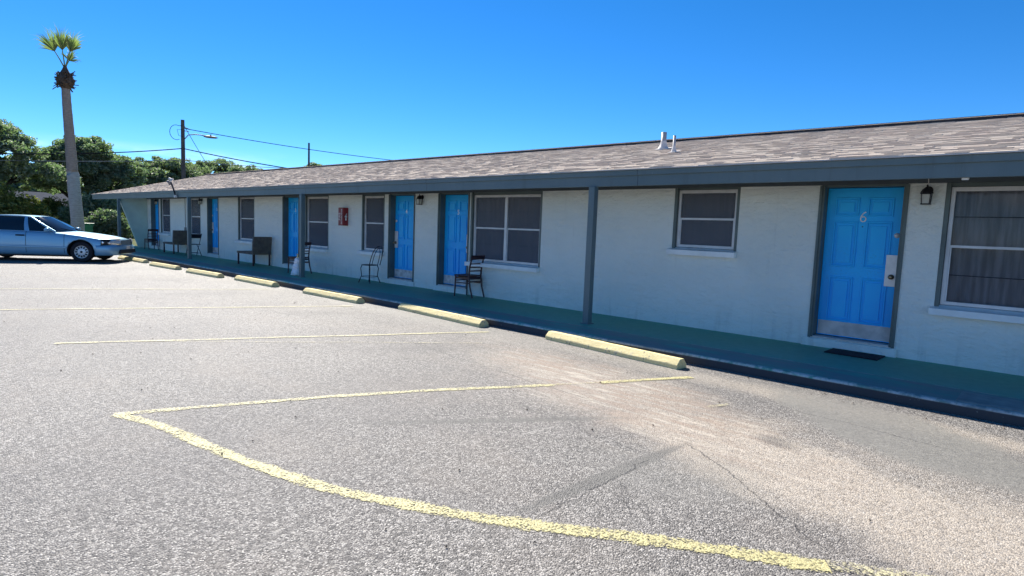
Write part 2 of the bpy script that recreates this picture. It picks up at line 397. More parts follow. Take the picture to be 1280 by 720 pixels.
M['sill']=simple('pale_sill_paint',(.86,.89,.88),.6,var=.06,scale=5,bstr=.4,bscale=20)
M['steel']=simple('brushed_steel',(.74,.73,.72),.45,.35,var=.15,scale=4)
M['kick']=simple('dull_kick_plate',(.52,.50,.49),.5,.35,var=.2,scale=6)
M['kickw']=simple('scuffed_white_kick_plate',(.55,.55,.55),.5,.1,var=.25,scale=9)
M['brass']=simple('old_brass',(.25,.19,.12),.35,.85)
M['alu']=simple('white_aluminium',(.66,.66,.66),.42,.15,var=.1,scale=5)
M['glass']=make_glass('window_glass',(.74,.76,.80),.05,1.26); M['curtain']=make_curtain(); M['curtainwarm']=make_curtain('warm_curtain_cloth',(.30,.24,.22),(.48,.40,.36)); M['curtainpale']=make_curtain('pale_curtain_cloth',(.42,.40,.37),(.62,.60,.55))
def make_screen():
    t=NT('insect_screen_mesh'); p=t.pos(); n=t.noise(t.scalev(p,(1,1,1)),2.5,3)
    d=t.n('BsdfDiffuse'); t.l(t.mix(n,(.15,.165,.20),(.22,.235,.27)),d.inputs[0]); tr=t.n('BsdfTransparent'); mx=t.n('MixShader'); mx.inputs[0].default_value=.45
    t.l(tr.outputs[0],mx.inputs[1]); t.l(d.outputs[0],mx.inputs[2]); return t.done(mx.outputs[0])
M['screen']=make_screen()
M['black']=simple('black_metal',(.018,.017,.022),.4,.3)
M['wood']=simple('dark_stained_wood',(.045,.016,.020),.38,var=.3,scale=12)
M['seatred']=simple('oxblood_seat',(.07,.018,.016),.5,var=.2)
M['wicker']=None
M['white']=simple('white_paint',(.72,.72,.70),.5)
M['pvc']=simple('grey_vent_pipe',(.42,.40,.39),.55,var=.15)
M['lead']=simple('pale_flashing',(.60,.56,.53),.55,var=.1)
M['red']=simple('red_cabinet_enamel',(.24,.012,.016),.4,var=.12)
M['frost']=simple('frosted_lamp_glass',(.55,.55,.50),.35)
M['stop']=make_stop()
M['line']=make_paint_line('yellow_line_paint',(.56,.51,.275),.63)
M['linebold']=make_paint_line('fresh_yellow_line_paint',(.56,.505,.25),.585)
M['linefaint']=make_paint_line('faded_yellow_line_paint',(.56,.51,.31),.76)
M['rubber']=simple('black_rubber',(.016,.014,.018),.8,bstr=.5,bscale=120)
M['mat']=simple('black_door_mat',(.02,.014,.022),.95,bstr=.9,bscale=150)
M['grit']=simple('brown_grit',(.12,.085,.055),.9,var=.5,scale=3)
M['carpaint']=None
def carpaint(name,c):
    t=NT(name); p=t.pos(); n=t.noise(p,400,1)
    return t.done(t.bsdf(t.mix(t.smooth(n,.3,.7),tuple(x*.9 for x in c),tuple(min(1,x*1.1) for x in c)),.36,.30,.5,None,**{'Coat Weight':.7,'Coat Roughness':.05}))
M['carpaint']=carpaint('steel_blue_car_paint',(.24,.46,.62)); M['carblack']=carpaint('black_car_paint',(.012,.012,.014))
M['carglass']=simple('tinted_car_glass',(.012,.016,.022),.04,0,var=.02,bstr=0,spec=.7)
M['chrome']=simple('chrome',(.75,.75,.76),.12,1,var=.03,bstr=0)
M['seam']=simple('dark_seam',(.015,.018,.022),.7)
M['hlamp']=simple('headlamp_lens',(.85,.86,.88),.10,.5,var=.2,scale=25,bstr=.6,bscale=60)
M['amber']=simple('amber_lens',(.45,.10,.04),.15)
M['grille']=simple('dark_grille',(.03,.03,.035),.4,.4)
def make_wicker():
    t=NT('brown_wicker'); p=t.pos(); w=t.n('TexWave'); w.bands_direction='Z'; w.inputs['Scale'].default_value=16; t.l(p,w.inputs[0]); w.inputs['Distortion'].default_value=.6
    n=t.noise(p,9,4); c=t.mix(t.smooth(n,.3,.7),(.13,.105,.085),(.20,.165,.13)); c=t.mix(t.math('MULTIPLY',w.outputs[1],.4),c,(.07,.055,.045))
    return t.done(t.bsdf(c,.7,0,.3,w.outputs[1],.5,.01))
M['wicker']=make_wicker()
M['cloth']=simple('white_sheet_plastic',(.88,.88,.92),.55,var=.05,bstr=.4,bscale=25)
M['bark']=make_bark('oak_bark',(.035,.028,.024),(.075,.062,.052))
M['pole']=make_bark('weathered_pole_wood',(.085,.065,.068),(.16,.13,.125),(1,1,.1),14,.01)
M['palm']=make_palm_trunk(); M['grass']=make_grass()
M['oakleaf']=make_leaf('oak_leaves',(.11,.13,.085),(.24,.26,.17),(.45,.45,.33))
M['oakleafb']=make_leaf('far_oak_leaves',(.14,.16,.11),(.26,.28,.185),(.42,.42,.30))
M['greyleaf']=make_leaf('grey_green_leaves',(.10,.13,.09),(.18,.21,.14),(.30,.32,.23))
M['yleaf']=make_leaf('yellow_green_leaves',(.12,.115,.03),(.22,.20,.05),(.36,.30,.09))
M['palmleaf']=make_leaf('palm_frond_leaf',(.13,.14,.06),(.27,.27,.11),(.44,.40,.19),.45)
M['palmboot']=make_bark('palm_boots',(.05,.035,.028),(.14,.10,.075),(1,1,1),8,.04)
M['wire']=simple('wire_black',(.02,.02,.024),.9,spec=0); M['wirew']=simple('pale_cable',(.25,.26,.28),.9,spec=0)
M['fence']=make_bark('grey_fence_wood',(.10,.085,.09),(.19,.165,.165),(8,8,.6),2,.01)
M['bluehouse']=simple('blue_grey_siding',(.17,.21,.27),.7,var=.12,spec=.1); M['houseroof']=simple('grey_house_roof',(.055,.065,.085),.9,var=.2,spec=.03)
M['bin']=simple('green_bin_plastic',(.012,.16,.075),.45); M['curb']=simple('old_concrete',(.30,.29,.27),.85,var=.2,bstr=.5)
M['lampgrey']=simple('lamp_housing_grey',(.20,.20,.22),.6,.1)
M['number']=simple('white_number_paint',(.92,.92,.92),.5)

# ------------------------------------------------------------------ ground
def sheet(name,x0,x1,y0,y1,z,mat,label,cat,nx=1):
    m=MB(); m.add([(x0,y0,z),(x1,y0,z),(x1,y1,z),(x0,y1,z)],[(0,1,2,3)])
    return tag(m.build(name,mat),label,cat,kind='structure')
sheet('terrain',-1500,1500,-1500,1500,-.20,M['grass'],'flat grassy land stretching to the horizon','land')
sheet('lawn',-110,-43.5,-60,60,-.135,M['grass'],'sunlit patchy lawn beyond the car park','lawn')
sheet('parking_lot',-43.5,24,-45,-2.05,GZ,M['asphalt'],'weathered grey asphalt parking lot with pale patches','parking lot')
sheet('side_yard',-43.5,-31.6,-2.05,30,GZ-.004,M['grass'],'grassy side yard past the end of the motel','yard')

# walkway slab with a rounded, worn kerb lip
w=MB()
prof=[(-2.075,GZ-.1),(-2.075,-.03),(-2.066,-.010),(-2.045,0.0),(-.0,0.0),(.0,GZ-.1)]
xs=[-35.4+i*.5 for i in range(int(47/.5))]
P=[[(x,y+(.012*math.sin(x*1.7)+.008*math.sin(x*4.1+1) if k in(1,2) else 0),z) for k,(y,z) in enumerate(prof)] for x in xs]
w.grid(P,True)
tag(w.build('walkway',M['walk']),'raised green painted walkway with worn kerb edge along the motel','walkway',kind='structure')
pt=MB(); pt.box(-.62,1.4,-2.02,-1.52,-.02,.006); tag(pt.build('walkway_patch',M['curb'],bevel=.004),'bare broken concrete patch on the walkway edge at the right','patch',kind='structure')

# painted lines (4 mm above the asphalt), slightly uneven strips with uv across
LZ=[.0]
def ribbon(name,pts,wd,mat,label,step=.12,zz=.004,ends=True):
    LZ[0]+=.0006; zz=.0035+LZ[0]
    pts=[Vector((a,b)) for a,b in pts]; dense=[]
    for a,b in zip(pts[:-1],pts[1:]):
        n=max(1,int((b-a).length/step))
        dense+= [a.lerp(b,i/n) for i in range(n)]
    dense.append(pts[-1]); k=len(dense); vs=[];fs=[];uv=[]
    for i,p in enumerate(dense):
        d=(dense[min(i+1,k-1)]-dense[max(i-1,0)]).normalized(); nn=Vector((-d.y,d.x))
        ww=(wd if not isinstance(wd,tuple) else wd[0]+(wd[1]-wd[0])*i/(k-1))*(1+.10*math.sin(i*.9)+.07*math.sin(i*2.3+1))
        j=.010*math.sin(i*.37)
        for q in(-.5,.5): v=p+nn*(ww*q+j); vs.append((v.x,v.y,GZ+zz))
    fs=[(2*i,2*i+1,2*i+3,2*i+2) for i in range(k-1)]
    me=bpy.data.meshes.new(name); me.from_pydata(vs,[],fs); ul=me.uv_layers.new(name='UVMap')
    for li,l in enumerate(me.loops): ul.data[li].uv=((l.vertex_index//2)/k,float(l.vertex_index%2))
    me.materials.append(mat); o=bpy.data.objects.new(name,me); COL.objects.link(o)
    return tag(o,label,'road marking',kind='structure')
def crom(pts,n=6):
    out=[];P=[Vector(p) for p in pts]; P=[P[0]]+P+[P[-1]]
    for i in range(1,len(P)-2):
        for k in range(n):
            t=k/n; a,b,c,d=P[i-1:i+3]
            out.append(tuple(.5*((2*b)+(-a+c)*t+(2*a-5*b+4*c-d)*t*t+(-a+3*b-3*c+d)*t**3)))
    out.append(tuple(P[-2])); return out
ribbon('parking_line',crom([(-5.35,-7.66),(-4.85,-7.51),(-3.83,-7.33),(-3.0,-7.13),(-2.41,-6.86),(-2.01,-6.63),(-1.51,-6.33),(-1.0,-6.03),(-.70,-5.85)]),(.17,.23),M['linebold'],'bold yellow line sweeping across the foreground asphalt')
ribbon('parking_line',[(-5.36,-7.68),(-4.77,-6.16),(-4.35,-5.35),(-3.94,-4.63),(-3.72,-4.22)],.155,M['line'],'yellow stall line joining the sharp corner of the foreground line')
ribbon('parking_line',[(-3.72,-4.22),(-3.45,-3.77)],.09,M['linefaint'],'nearly worn away stretch of yellow stall line in the rusty patch',zz=.004)
ribbon('parking_line',[(-3.45,-3.77),(-2.92,-2.74)],.16,M['linebold'],'short bright yellow line end beside the nearest wheel stop')
ribbon('parking_line',[(-8.78,-7.45),(-7.6,-5.08),(-6.33,-2.53)],.14,M['line'],'yellow stall line running to the second wheel stop from the right')
ribbon('parking_line',[(-8.3,-6.55),(-5.75,-3.25)],.06,M['linefaint'],'faint older yellow line beside the second stall line')
ribbon('parking_line',[(-12.25,-7.53),(-9.87,-2.66)],.14,M['line'],'yellow stall line running to the third wheel stop from the right')
ribbon('parking_line',[(-15.6,-7.2),(-13.22,-2.65)],.14,M['line'],'yellow stall line running to the fourth wheel stop from the right')
ribbon('parking_line',[(-19.1,-7.4),(-16.6,-2.75)],.09,M['linefaint'],'worn yellow stall line nearest the parked sedan')
ribbon('parking_line',[(-.70,-5.85),(-.53,-5.76),(-.2,-5.60)],.2,M['linefaint'],'crumbling tail of the bold yellow line at the bottom edge')
ribbon('parking_line',[(-2.28,-3.74),(-2.18,-3.5)],.10,M['linefaint'],'small leftover dab of yellow paint near the motel kerb')

g=MB(); rr=random.Random(17)
for i in range(420):
    if i<260: x=rr.uniform(-30,4); y=-2.10-abs(rr.gauss(0,.22))
    else: x=rr.uniform(-14,3); y=rr.uniform(-8.2,-2.2)
    sz=rr.uniform(.004,.016) if rr.random()<.9 else rr.uniform(.012,.018); a=rr.uniform(0,6.28); c_,s_=math.cos(a)*sz,math.sin(a)*sz; z=GZ+.006
    g.add([(x-c_,y-s_,z),(x+s_*.6,y-c_*.6,z+sz*.5),(x+c_,y+s_,z+.002),(x-s_*.6,y+c_*.6,z+sz*.3),(x,y,z+sz*.9)],[(0,1,4),(1,2,4),(2,3,4),(3,0,4)])
tag(g.build('grit',M['grit']),'loose grit and dry leaf crumbs scattered on the asphalt','grit',kind='stuff')
# wheel stops
def make_stop_obj(a,b,label,name='wheel_stop'):
    a=Vector(a);b=Vector(b); L=(b-a).length; c=(a+b)/2; ang=math.atan2(b.y-a.y,b.x-a.x)
    m=MB(); h=.125; hw=.085
    hw=.10; prof=[(-hw,0),(-hw,.045),(-.092,.058),(-.036,.118),(.036,.118),(.092,.058),(hw,.045),(hw,0)]
    n=14; P=[]
    for i in range(n+1):
        x=-L/2+L*i/n; e=1.0
        P.append([(x,y*e+random.uniform(-.002,.002),z*(1 if 0<i<n else .985)+ (random.uniform(-.002,.002) if z>0 else 0)) for y,z in prof])
    m.grid(P,False); m.add(P[0],[tuple(range(8))]); m.add(P[-1],[tuple(range(8))[::-1]])
    o=m.build(name,M['stop']); o.location=(c.x,c.y+.085,GZ); o.rotation_euler=(0,0,ang)
    bpy.context.view_layer.objects.active=o
    bm=bmesh.new(); bm.from_mesh(o.data); bmesh.ops.remove_doubles(bm,verts=bm.verts,dist=.0005); bmesh.ops.recalc_face_normals(bm,faces=bm.faces); bm.to_mesh(o.data); bm.free()
    bv=o.modifiers.new('b','BEVEL'); bv.width=.006; bv.segments=2; bv.limit_method='ANGLE'
    return tag(o,label,'wheel stop','yellow wheel stops along the kerb')
for a,b,l in [((-5.42,-2.26),(-3.21,-2.5),'chipped yellow concrete wheel stop nearest the camera, before the blank wall'),
    ((-9.10,-2.16),(-6.71,-2.35),'yellow wheel stop in front of the wide double window'),
    ((-12.26,-2.40),(-10.17,-2.38),'yellow wheel stop in front of the door with the wire chair beside it'),
    ((-15.74,-2.44),(-13.69,-2.42),'yellow wheel stop in front of the red extinguisher cabinet'),
    ((-18.40,-2.70),(-16.43,-2.60),'yellow wheel stop nearest the post with the white bundle'),
    ((-21.33,-2.78),(-19.37,-2.67),'yellow wheel stop before the wicker lounger under a window'),
    ((-24.9,-2.75),(-22.46,-2.64),'half shaded yellow wheel stop touching the shadow of the parked sedan')]:
    make_stop_obj(a,b,l)

# ------------------------------------------------------------------ motel
B=thing('motel_building','long single storey pale stucco motel with blue doors and shingled roof','motel',(-15,4,0),world=True)
XE0,XE1=-31.2,8.0
doors=[(-2.47,6),(-10.51,5),(-12.40,4),(-17.96,3),(-23.97,2),(-30.47,1)]
wins=[(-1.07,.86,.73,2.165,2),(-4.66,-3.69,1.275,2.185,1),(-9.45,-7.545,.765,2.16,2),(-13.62,-12.70,.785,2.18,1),
      (-16.60,-15.37,.735,2.185,1),(-21.28,-20.08,.765,2.21,1),(-25.90,-24.78,.78,2.21,1),(-29.27,-28.15,.77,2.25,1)]
DW=.91
ops=[(x-.045,x+DW+.045,.115,2.24) for x,_ in doors]+[(a-.05,b+.05,c-.03,2.26) for a,b,c,d,_ in wins]+[(4.2,5.2,.115,2.24)]
ops.sort()
w=MB(); T=.20; HZ=2.42; Z0=-.04
cx=XE0
for a,b,c,d in ops:
    w.box(cx,a,0,T,Z0,HZ); w.box(a,b,0,T,Z0,c); w.box(a,b,0,T,d,HZ); cx=b
w.box(cx,XE1,0,T,Z0,HZ)
w.box(XE0,XE0+T,T,9,Z0,HZ); w.box(XE1-T,XE1,T,9,Z0,HZ); w.box(XE0,XE1,9,9+T,Z0,HZ)
w.build('wall',M['wall'],B)
# concrete lips under the doors
for x,_ in doors:
    w=MB(); w.box(x-.14,x+DW+.10,-.05,-.001,-.02,.108); w.build('door_step',M['wall'],B,bevel=.012)
# unseen upright panel behind the facade so that rooms are closed and dark
w=MB(); w.box(XE0+T+.01,XE1-T-.01,T+.6,T+.62,-.03,HZ-.02); w.build('inner_partition',M['trimdark'],B)
# frieze board at the head of the wall
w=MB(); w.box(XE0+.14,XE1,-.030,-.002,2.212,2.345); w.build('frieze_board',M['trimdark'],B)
# slanted wing wall at the far end
w=MB()
w.prism([(-.004,-.04),(-.36,-.04),(-1.10,2.17),(-1.10,2.335),(-.004,2.335)],lambda u,v,t:(t,u,v),XE0-.02,XE0+.12)
w.build('wing_wall',M['wing'],B,bevel=.01)
# roof
EY,EZ,SL=-1.17,2.415,.240
RY=4.3; RX0,RX1=-35.4,9.0; RZ=EZ+SL*(RY-EY); BY=2*RY-EY
w=MB()
w.prism([(EY+.065,EZ-.015),(RY,RZ-.03),(BY-.07,EZ-.03),(BY-.07,EZ-.10),(RY,RZ-.14),(EY+.065,EZ-.05)],lambda u,v,t:(t,u,v),RX0+.02,RX1-.02)
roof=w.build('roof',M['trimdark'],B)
w=MB(); sl=math.hypot(1,SL); rowd=.128; nrow=int((RY-EY)*sl/rowd)+1
def rp(x,s,h): # s: distance up slope from eave edge, h: height normal
    return (x, EY-.02+s/sl - h*SL/sl, EZ-.005+ (s/sl-.02)*SL + h/sl)
for k in range(nrow):
    s0=k*rowd; s1=min(s0+rowd*1.25,(RY-EY+.02)*sl); x=RX0-.02-random.random()*.3
    while x<RX1:
        wd=random.choice((.10,.14,.17,.2,.24,.30))*random.uniform(.85,1.15); x1=min(x+wd,RX1+.02); xa=max(x,RX0-.02)
        h=random.choice((.010,.012,.016,.019)); ds=random.uniform(-.006,.006)
        if x1>xa+.01:
            a,b,c,d=rp(xa,s0+ds,h),rp(x1,s0+ds,h),rp(x1,s1,.002),rp(xa,s1,.002)
            e,f=rp(xa,s0+ds,-.004),rp(x1,s0+ds,-.004)
            w.add([a,b,c,d,e,f],[(0,1,2,3),(4,5,1,0),(4,0,3),(5,2,1)])
        x=x1
w.build('shingles',M['shingle'],roof,recalc=False)
# far slope covering
w=MB(); w.add([(RX0-.02,RY,RZ+.004),(RX1+.02,RY,RZ+.004),(RX1+.02,BY+.02,EZ),(RX0-.02,BY+.02,EZ)],[(0,1,2,3)]); w.build('rear_shingles',M['shingle'],roof)
# ridge: dark vent strip with overlapping caps
w=MB(); w.box(RX0,RX1,RY-.13,RY+.13,RZ-.05,RZ+.045); w.build('ridge_vent',M['black'],roof)
w=MB(); x=RX0
while x<RX1:
    L=.30; a=.056; b=.049
    w.add([(x,RY-.15,RZ+a-.022),(x,RY,RZ+a+.012),(x,RY+.15,RZ+a-.022),(x+L,RY-.15,RZ+b-.022),(x+L,RY,RZ+b+.012),(x+L,RY+.15,RZ+b-.022),
           (x,RY-.15,RZ+a-.032),(x+L,RY-.15,RZ+b-.032),(x,RY+.15,RZ+a-.032),(x,RY,RZ+a)],[(0,1,4,3),(1,2,5,4),(6,0,3,7),(6,9,1,0),(9,8,2,1)])
    x+=.2
w.build('ridge_cap',M['shingle'],roof)
# fascia, upper strip, soffit, rake boards
w=MB(); w.box(RX0,RX1,-1.15,-1.11,2.165,2.39); w.box(RX0-.002,RX1,-1.174,-1.151,2.318,2.397); w.box(RX0+.04,RX1,-1.108,-1.0,2.20,2.30)
w.box(RX0,RX1,BY-.06,BY-.02,2.17,2.38)
for xx in(RX0-.03,):
    w.prism([(EY+.03,EZ-.02),(RY,RZ-.02),(BY-.03,EZ-.02),(BY-.03,EZ-.24),(RY,RZ-.24),(EY+.03,EZ-.24)],lambda u,v,t:(t,u,v),xx,xx+.028)
w.build('fascia',M['fascia'],roof,bevel=.004)
w=MB(); w.box(RX0+.03,RX1,-.998,-.024,2.348,2.36); w.box(RX0+.03,XE0-.022,-.023,BY-.1,2.348,2.36); w.build('soffit',M['soffit'],roof)
w=MB(); w.prism([(EY+.2,2.365),(RY,RZ-.16),(BY-.2,2.365)],lambda u,v,t:(t,u,v),RX0+.05,RX0+.10); w.build('gable_panel',M['wall'],roof)
# drip edge metal
w=MB(); w.box(RX0-.01,RX1,-1.205,-1.174,2.398,2.408); w.build('drip_edge',M['lead'],roof)
# vent pipes with flashing
for x,y,r,h in((-6.17,2.16,.054,.34),(-5.43,1.22,.026,.31)):
    z=EZ+SL*(y-EY)+.0
    q=MB(); q.lathe([(r,-.05),(r,h),(r*.8,h),(r*.8,h-.1)],(x,y,z),n=20); v=q.build('vent_pipe',M['pvc'],roof)
    q=MB(); q.lathe([(r*1.05,.16 if r>.05 else .12),(r*1.15,.11),(r*1.8,.035),(r*2.2,.0),(r*2.2,-.06)],(x,y,z),n=20)
    q.obox((x,y+.02,z+.022),(r*2.8,0,0),(0,.13,.13*SL),(0,-.002*SL,.004)); q.build('pipe_flashing',M['lead'],roof)
for o in [roof]+list(roof.children):
    if o.name.split('.')[0] in('fascia','soffit','drip_edge','gable_panel'): continue
    for v in o.data.vertices:
        X_=v.co.x+B.location.x; Y_=v.co.y+B.location.y
        f=max(0,1-abs(Y_-RY)/(RY-EY)); v.co.z+=-.0058*(X_+14)*f
# support posts
for x in(-5.50,-14.66,-22.6,-31.0):
    q=MB(); q.box(x-.055,x+.055,-1.205,-1.095,.0,2.163); q.box(x-.08,x+.08,-1.23,-1.07,-.005,.012); q.build('support_post',M['fascia'],B,bevel=.006)
# small fittings on the facade
q=MB(); q.tube([(-26.3,-.02,2.25),(-26.3,-.018,1.5),(-26.28,-.018,1.05)],.011,6); q.box(-26.34,-26.22,-.05,-.001,.92,1.05); q.build('conduit',M['curb'],B)
q=MB(); q.box(-.86,-.80,-1.108,-1.06,2.145,2.185); q.build('sensor_box',M['white'],B,bevel=.004)

# doors ----------------------------------------------------------
def number6(parent,x,z,y,h,mat):
    pts=[]
    for i in range(13): # upper stroke of a hand-painted 6
        t=i/12; a=R(62)+t*R(138); pts.append((x+.005+.055*math.cos(a)+.018*(1-t),y,z+.012+.085*math.sin(a)))
    cx_,cz_=x+.002,z-.030
    pts=[(x+.036,y,z+.088),(x+.012,y,z+.078),(x-.012,y,z+.052),(x-.030,y,z+.016),(x-.038,y,z-.022)]
    for i in range(19):
        a=R(180)+i*R(20); pts.append((cx_+.038*math.cos(a)-.001,y,cz_+.042*math.sin(a)))
    pts=[(x+(a-x)*h,b,z+(c-z)*h) for a,b,c in pts]; q=MB(); q.tube(pts,.0085,6); return q.build('door_number',mat,parent)
for x,num in doors:
    q=MB(); y0=.15; zb,zt=.15,2.18
    q.box(x,x+DW,y0,y0+.04,zb,zt)
    for (u0,u1) in((.105,.40),(.50,.80)):
        for (v0,v1) in((1.65,1.90),(.965,1.585),(.22,.83)):
            a,b,c,d=x+u0,x+u1,zb+v0,zb+v1
            for k,(o,yy,wd) in enumerate(((0,.018,.020),(.024,.008,.014))):
                A,B2,C,D=a+o,b-o,c+o,d-o
                q.box(A,B2,y0-yy,y0-.0005,C,C+wd); q.box(A,B2,y0-yy,y0-.0005,D-wd,D)
                q.box(A,A+wd,y0-yy,y0-.0005,C+wd,D-wd); q.box(B2-wd,B2,y0-yy,y0-.0005,C+wd,D-wd)
            q.box(a+.058,b-.058,y0-.015,y0-.0005,c+.058,d-.058)
    dr=q.build('door',M['door'],B,bevel=.004)
    q=MB(); j0,j1=x-.044,x+DW+.044
    q.box(j0,x-.004,.0,.198,.118,2.238); q.box(x+DW+.004,j1,.0,.198,.118,2.238); q.box(x-.004,x+DW+.004,.03,.198,2.186,2.238)
    q.box(x-.018,x+.0,.118,.146,.118,2.19); q.box(x+DW,x+DW+.018,.118,.146,.118,2.19)
    q.box(j0-.022,j0+.012,-.020,-.002,.112,2.205); q.box(j1-.012,j1+.022,-.020,-.002,.112,2.205)
    q.build('door_frame',M['trim'],dr,bevel=.003)
    q=MB(); q.box(x-.004,x+DW+.004,-.01,.2,.116,.140); q.build('threshold',M['kick'],dr,bevel=.003)
    q=MB(); q.box(x+.012,x+DW-.012,y0-.004,y0-.0008,zb+.012,zb+.205); q.build('kick_plate',M['kick'] if num==6 else M['kickw'],dr)
    left = num in(4,2)
    px0=x+.77 if not left else x+.02
    q=MB(); q.box(px0,px0+.125,y0-.026,y0-.021,.895,1.305)
    for sx in(.012,.113):
        for sz in(.91,1.1,1.29): q.lathe([(.005,-.003),(.004,0)],(px0+sx,y0-.026,sz),'y',8)
    q.box(px0+.004,px0+.121,y0-.0208,y0-.0005,.90,1.30)
    q.build('handle_plate',M['steel'],dr)
    kx=px0+(.075 if not left else .05)
    q=MB(); q.lathe([(.0,-.075),(.018,-.075),(.028,-.062),(.030,-.05),(.020,-.036),(.012,-.03),(.012,-.015),(.033,-.014),(.033,-.001)],(kx,y0-.0255,1.02),'y',18); q.build('handle',M['brass'],dr)
    q=MB(); q.lathe([(.0,-.022),(.018,-.022),(.024,-.014),(.032,-.012),(.034,-.0005)],(x+(.86 if not left else .05),y0,1.56),'y',18); q.lathe([(0,-.026),(.011,-.026),(.012,-.02)],(x+(.86 if not left else .05),y0,1.56),'y',12); q.build('deadbolt',M['steel'],dr)
    q=MB(); q.lathe([(0,-.004),(.007,-.004),(.008,-.0005)],(x+.455,y0,1.665),'y',10); q.build('peephole',M['black'],dr)
    if num==6: number6(dr,x+.455,1.79,y0-.004,.8,M['number'])
    else:
        o=text_mesh(str(num),'door_number',M['number'],dr,(x+.455-B.location.x,y0-.003-B.location.y,1.79),.15,Matrix.Rotation(R(90),3,'X'))
    if num in(3,2,1,5):   # hinges on the visible left jamb side
        pass
# windows --------------------------------------------------------
for wi,(a,b,c,d,n) in enumerate(wins):
    q=MB(); fy0,fy1=.055,.105; fw=.042
    q.box(a,a+fw,fy0,fy1,c,d); q.box(b-fw,b,fy0,fy1,c,d); q.box(a+fw,b-fw,fy0,fy1,d-fw-.01,d); q.box(a+fw,b-fw,fy0,fy1,c,c+fw)
    cols=[(a+fw,b-fw)]
    if n==2:
        mx=(a+b)/2; q.box(mx-.035,mx+.035,fy0-.006,fy1,c+fw,d-fw-.01); cols=[(a+fw,mx-.035),(mx+.035,b-fw)]
    for u0,u1 in cols:
        zm=(c+d)/2; q.box(u0,u1,fy0+.008,fy1-.004,zm-.016,zm+.016)
        q.box(u0,u0+.016,fy0+.014,fy1-.008,c+fw,zm-.016); q.box(u1-.016,u1,fy0+.014,fy1-.008,c+fw,zm-.016)
    wn=q.build('window',M['alu'],B,bevel=.003)
    g=MB(); g.box(a+fw*.5,b-fw*.5,.083,.087,c+fw*.5,d-fw*.5); g.build('glass',M['glass'],wn)
    if wi in(0,2,):
        for u0,u1 in cols:
            for zz in((c+(c+d)/2)/2+.01,((c+d)/2+d)/2):
                g=MB(); g.box(u0+.017,u1-.017,.0775,.082,zz-.005,zz+.005); g.build('muntin',M['seam'],wn)
    for u0,u1 in cols:
        if wi==0: continue
        g=MB(); g.box(u0+.017,u1-.017,.0745,.0755,c+fw+.001,d-fw-.012); g.build('insect_screen',M['screen'],wn)
    g=MB(); g.box(a-.048,a-.003,.004,.195,c-.028,2.258); g.box(b+.003,b+.048,.004,.195,c-.028,2.258); g.box(a-.003,b+.003,.03,.195,d+.004,2.258)
    g.build('casing',M['trim'],wn,bevel=.003)
    g=MB(); g.prism([(-.11,c-.125),(-.11,c-.045),(-.0,c-.028),(.07,c-.004),(.07,c-.027),(-.001,c-.0275),(-.001,c-.125)],lambda u,v,t:(t,u,v),a-.085,b+.06)
    g.build('sill',M['sill'],wn,bevel=.004)
    # pleated curtain hanging behind the glass
    m=int((b-a)/.022); P=[]
    ph=random.random()*6
    for i in range(m+1):
        x=a-.03+(b-a+.06)*i/m; col=[]
        for zi in range(5):
            zz=c+.0+(d-c)*zi/4; y=.165+(.024 if wi%2==0 else .015)*math.sin(x*40+ph+.9*math.sin(x*7)+zi*.12)+.008*math.sin(x*19+zi*.5)
            col.append((x,y,zz))
        P.append(col)
    g=MB(); g.grid(P,True); g.build('curtain',[M['curtainpale'],M['curtain'],M['curtainwarm'],M['curtainpale'],M['curtain'],M['curtainwarm'],M['curtain'],M['curtain']][wi],wn,recalc=False)

# ------------------------------------------------------------------ wall fittings
def lantern(x,z,label,s=1.0):
    t=thing('wall_lamp',label,'wall lamp',(x,0,z),0,'wall lanterns beside the doors')
    q=MB(); q.lathe([(0,-.022),(.045,-.018),(.055,-.002)],(0,0,.05),'y',16); q.tube([(0,-.01,.06),(0,-.06,.085),(0,-.095,.06)],.010,8); q.build('back_plate',M['black'],t)
    q=MB(); q.lathe([(.0,.085),(.02,.08),(.05,.055),(.068,.02),(.072,.0)],(0,-.095,.005),'z',6,False); q.lathe([(0,.12),(.012,.105),(.008,.08)],(0,-.095,.005),'z',8); q.build('cap',M['black'],t)
    q=MB()
    for i in(-1,1):
        for j in(-1,1): q.bar((i*.05,-.095+j*.05,.004),(i*.042,-.095+j*.042,-.125),.010)
    q.box(-.052,.052,-.147,-.043,-.135,-.122); q.box(-.056,.056,-.151,-.039,-.004,.006); q.build('cage',M['black'],t)
    q=MB(); q.box(-.04,.04,-.135,-.055,-.121,-.006); q.build('glass_pane',M['frost'],t)
    if s>1:
        q=MB(); q.tube([(.0,-.03,.13),(-.005,-.035,.20),(-.02,-.06,.26)],.006,6); q.build('feed_wire',M['lead'],t)
    t.scale=(.96,.96,.96); return t
lantern(-1.30,2.075,'black lantern with a feed wire, on the wall beside door 6',2)
lantern(-11.16,2.08,'black lantern on the wall between the two blue doors',1)
lantern(-24.55,2.10,'small black lantern beside the post before the far folding chair',1)
lantern(-29.60,2.10,'black lantern farthest away, beside the last blue door',1)

